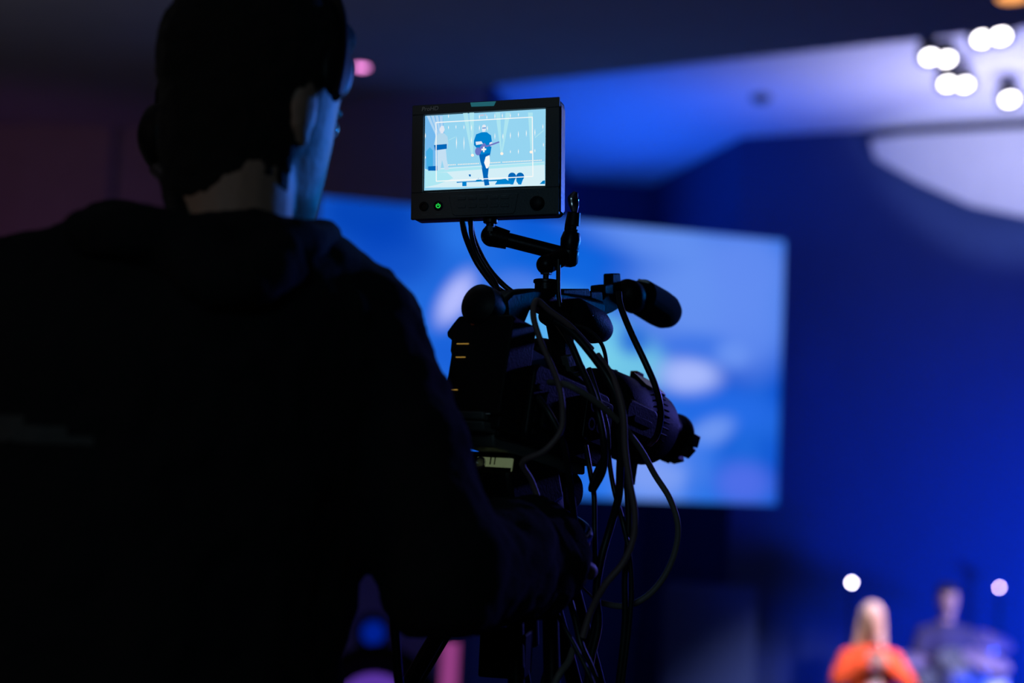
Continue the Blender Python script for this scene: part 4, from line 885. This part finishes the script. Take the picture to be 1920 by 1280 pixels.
# ------------------------------------------------------------------ performers on the stage
def figure(feet_, yaw, h, label, top_m, leg_m, hands=None, hair=None, sitting=False, elbows=None):
    s = h / 1.75; F = frame(feet_, yaw)
    def L(x, y, z): return F @ Vector((x * s, y * s, z * s))
    t = thing('person', Vector(feet_), label, 'person')
    hz_ = .47 if sitting else .94
    H = Matrix.Translation(L(0, .02, hz_ + .69)) @ F.to_3x3().to_4x4()
    b = NB(); head_shape(b, H, s)
    limb(b, [L(0, 0, hz_ + .45), L(0, .01, hz_ + .62)], [.055 * s, .052 * s])
    D = F.to_3x3()
    def tor(b, g, lo=-.05):
        ellring(b, [(L(0, 0, hz_ + z), D @ Vector((w_ * s + g, 0, 0)), D @ Vector((0, f_ * s + g, 0)), D @ Vector((0, -f_ * s - g, 0))) for z, w_, f_ in ((lo, .16, .10), (.12, .13, .09), (.30, .155, .10), (.42, .17, .09), (.49, .12, .07), (.52, .06, .05))])
    tor(b, 0)
    hands = hands or ((-.25, .1, hz_), (.25, .1, hz_)); elbows = elbows or ((-.27, -.02, hz_ + .2), (.27, -.02, hz_ + .2))
    for i, sx in enumerate((-1, 1)):
        sh = L(sx * .175, 0, hz_ + .43); el = L(*elbows[i]); ha = L(*hands[i])
        limb(b, [sh, sh.lerp(el, .5), el], [.048 * s, .042 * s, .035 * s]); limb(b, [el, ha], [.034 * s, .024 * s])
        hand(b, ha, (ha - el), D @ Vector((-sx, .2, 0)), .9 * s, .7, side=sx)
        if sitting:
            hp = L(sx * .09, 0, hz_ - .02); kn = L(sx * .17, .42, hz_ + .02); an = L(sx * .17, .40, .08)
        else: hp = L(sx * .085, 0, hz_ - .02); kn = L(sx * .10, .02, .50); an = L(sx * .11, -.01, .08)
        limb(b, [hp, kn], [.08 * s, .05 * s]); limb(b, [kn, an], [.05 * s, .034 * s]); limb(b, [an, an + D @ Vector((0, .15 * s, -.04 * s))], [.034 * s, .028 * s])
    obj('body', fuse(b, .010, 2), M['skin'], t)
    b = NB(); tor(b, .02, -.12)
    for i, sx in enumerate((-1, 1)):
        sh = L(sx * .175, 0, hz_ + .42); el = L(*elbows[i]); ha = L(*hands[i]); limb(b, [sh, sh.lerp(el, .5), el], [.07 * s, .065 * s, .06 * s]); limb(b, [el, el.lerp(ha, .82)], [.06 * s, .048 * s])
    b = fuse(b, .012, 3); wrinkle(b, .008, 12); jkt = obj('jacket', b, top_m, t)
    b = NB()
    for sx in (-1, 1):
        if sitting: hp = L(sx * .09, 0, hz_ - .02); kn = L(sx * .17, .42, hz_ + .02); an = L(sx * .17, .40, .10)
        else: hp = L(sx * .085, 0, hz_ - .02); kn = L(sx * .10, .02, .50); an = L(sx * .11, -.01, .10)
        limb(b, [hp, kn], [.105 * s, .075 * s]); limb(b, [kn, an], [.075 * s, .06 * s])
    limb(b, [L(-.06, 0, hz_), L(.06, 0, hz_)], [.12 * s, .12 * s])
    b = fuse(b, .014, 3); obj('trousers', b, leg_m, t)
    for sx in (-1, 1):
        an = L(sx * .11, -.01, 0) if not sitting else L(sx * .17, .40, 0)
        b = NB(); ellring(b, [(an + Vector((0, 0, z)), D @ Vector((w_, 0, 0)), D @ Vector((0, f, 0)), D @ Vector((0, -.09, 0))) for z, w_, f in ((.002, .045, .17), (.04, .045, .15), (.09, .04, .04), (.12, .04, .04))]); obj('shoe', b, M['rubber'], t)
    b = NB()
    if hair == 'long':
        ellring(b, [(L(0, y, hz_ + z), D @ Vector((w_ * s, 0, 0)), D @ Vector((0, f * s, 0)), D @ Vector((0, -bk * s, 0))) for z, y, w_, f, bk in ((.38, -.05, .12, .0, .07), (.48, -.04, .135, .01, .08), (.60, -.01, .115, .02, .10), (.70, .01, .105, .02, .11), (.78, .01, .09, .07, .11), (.835, .01, .05, .05, .06), (.85, .01, .02, .02, .02))])
    else:
        ellring(b, [(L(0, y, hz_ + z), D @ Vector((w_ * s, 0, 0)), D @ Vector((0, f * s, 0)), D @ Vector((0, -bk * s, 0))) for z, y, w_, f, bk in ((.64, .02, .06, .0, .08), (.70, .02, .082, .02, .105), (.76, .02, .083, .085, .11), (.81, .02, .06, .065, .07), (.825, .02, .02, .02, .02))])
    b = fuse(b, .010, 3); wrinkle(b, .006, 30); obj('hair', b, M['blond'] if hair == 'long' else M['hair'], t)
    return t, L, D, s
sg = P(1633, 1200, 10.0)
sing, L, D, s = figure(Vector((sg.x, 10.0, STAGE)), 178, 1.60, 'singer with long fair hair in an orange jacket, hands raised to a microphone', M['orange'], M['orange'],
    hands=((-.05, .20, 1.36), (.05, .20, 1.38)), elbows=((-.27, .08, 1.20), (.27, .08, 1.20)), hair='long')
b = NB(); ellring(b, [(L(0, .075, z), D @ Vector((w_ * s, 0, 0)), D @ Vector((0, .055 * s, 0)), D @ Vector((0, -.02 * s, 0))) for z, w_ in ((.98, .06), (1.1, .075), (1.25, .085), (1.36, .08), (1.42, .05))]); obj('shirt', b, M['pinkshirt'], sing)
q = L(0, .20, 1.42); mt = thing('handheld_microphone', q, 'microphone held up to the mouth by the singer in orange', 'microphone')
b = NB(); cyl(b, L(.0, .225, 1.34), L(0, .185, 1.49), .012, .017, seg=16); obj('handle', b, M['black_sat'], mt)
b = NB(); ball(b, L(0, .178, 1.51), .025); obj('grille', b, M['chrome'], mt)
dr = P(1773, 1195, 11.6)
drm, L2, D2, s2 = figure(Vector((dr.x, 11.6, STAGE + .35)), 176, 1.78, 'seated musician in dark blue clothes behind the pale drums at the far right', M['navy'], M['navy'], hands=((-.22, .35, .62), (.22, .35, .66)), elbows=((-.27, .08, .66), (.27, .08, .68)), sitting=True)
b = NB(); box(b, (dr.x - .75, 10.55, STAGE), (dr.x + 1.6, 12.1, STAGE + .35)); struct('trim_4', b, M['stage'])
RZ = STAGE + .35
t = thing('drum_stool', Vector((dr.x, 11.62, RZ)), 'round stool under the seated musician behind the pale drums', 'stool')
b = NB(); cyl(b, (dr.x, 11.62, RZ + .34), (dr.x, 11.62, RZ + .41), .17, seg=28, bev=.02); obj('seat', b, M['rubber'], t)
b = NB(); cyl(b, (dr.x, 11.62, RZ + .02), (dr.x, 11.62, RZ + .36), .02, seg=14); obj('post', b, M['metal_dark'], t)
for k in range(3):
    a = 2 * PI * k / 3; b = NB(); cyl(b, (dr.x + .2 * math.cos(a), 11.62 + .2 * math.sin(a), RZ + .01), (dr.x, 11.62, RZ + .18), .01, seg=8); obj('leg', b, M['metal_dark'], t)
kit = thing('drum_kit', Vector((P(1800, 1250, 10.9).x, 10.9, RZ)), 'pale pearl drum kit glowing blue-white at the lower right of the stage', 'drums')
def drum(px, py, Y, r, h, ax=(0, -.3, 1)):
    c = P(px, py, Y); d = Vector(ax).normalized(); b = NB(); cyl(b, c - d * h / 2, c + d * h / 2, r, seg=32); o = obj('drum_shell', b, M['drum'], kit)
    for s_ in (-1, 1):
        b = NB(); cyl(b, c + d * (s_ * h / 2 - .01), c + d * (s_ * h / 2 + .008), r + .006, seg=32); obj('hoop', b, M['chrome'], o)
drum(1790, 1256, 11.0, .13, .20, (0, -.6, 1)); drum(1745, 1290, 11.1, .11, .16, (0, -.6, 1)); drum(1852, 1292, 11.1, .14, .25, (0, -.2, 1))
kk = P(1800, 1280, 10.9); c = Vector((kk.x, 10.95, RZ + .29)); b = NB(); cyl(b, c - Vector((0, .22, 0)), c + Vector((0, .22, 0)), .28, seg=40); obj('bass_drum', b, M['drum'], kit)
for (px, py, Y, r) in ((1862, 1200, 11.7, .17), (1850, 1238, 10.75, .18), (1720, 1240, 11.3, .15)):
    c = P(px, py, Y); d = Vector((.15, -.35, 1)).normalized()
    st = thing('cymbal_stand', Vector((c.x, Y, RZ)), {1862: 'upper violet cymbal on its stand at the far right of the drum kit', 1850: 'lower violet cymbal on its stand beside the pale drums', 1720: 'small cymbal on its stand between the singer and the seated musician'}[px], 'cymbal', 'cymbals of the drum kit')
    b = NB(); lathe(b, c - d * .004, c + d, [(0, r), (.003, r), (.018, r * .3), (.03, r * .14), (.036, .01), (.034, 0)], 36); obj('cymbal', b, M['cymbal'], st)
    b = NB(); cyl(b, (c.x, Y, RZ), c, .011, seg=12); obj('pole', b, M['chrome'], st)
    for k in range(3):
        a = 2 * PI * k / 3; b = NB(); cyl(b, (c.x + .22 * math.cos(a), Y + .22 * math.sin(a), RZ + .01), (c.x, Y, RZ + .25), .008, seg=8); obj('leg', b, M['chrome'], st)
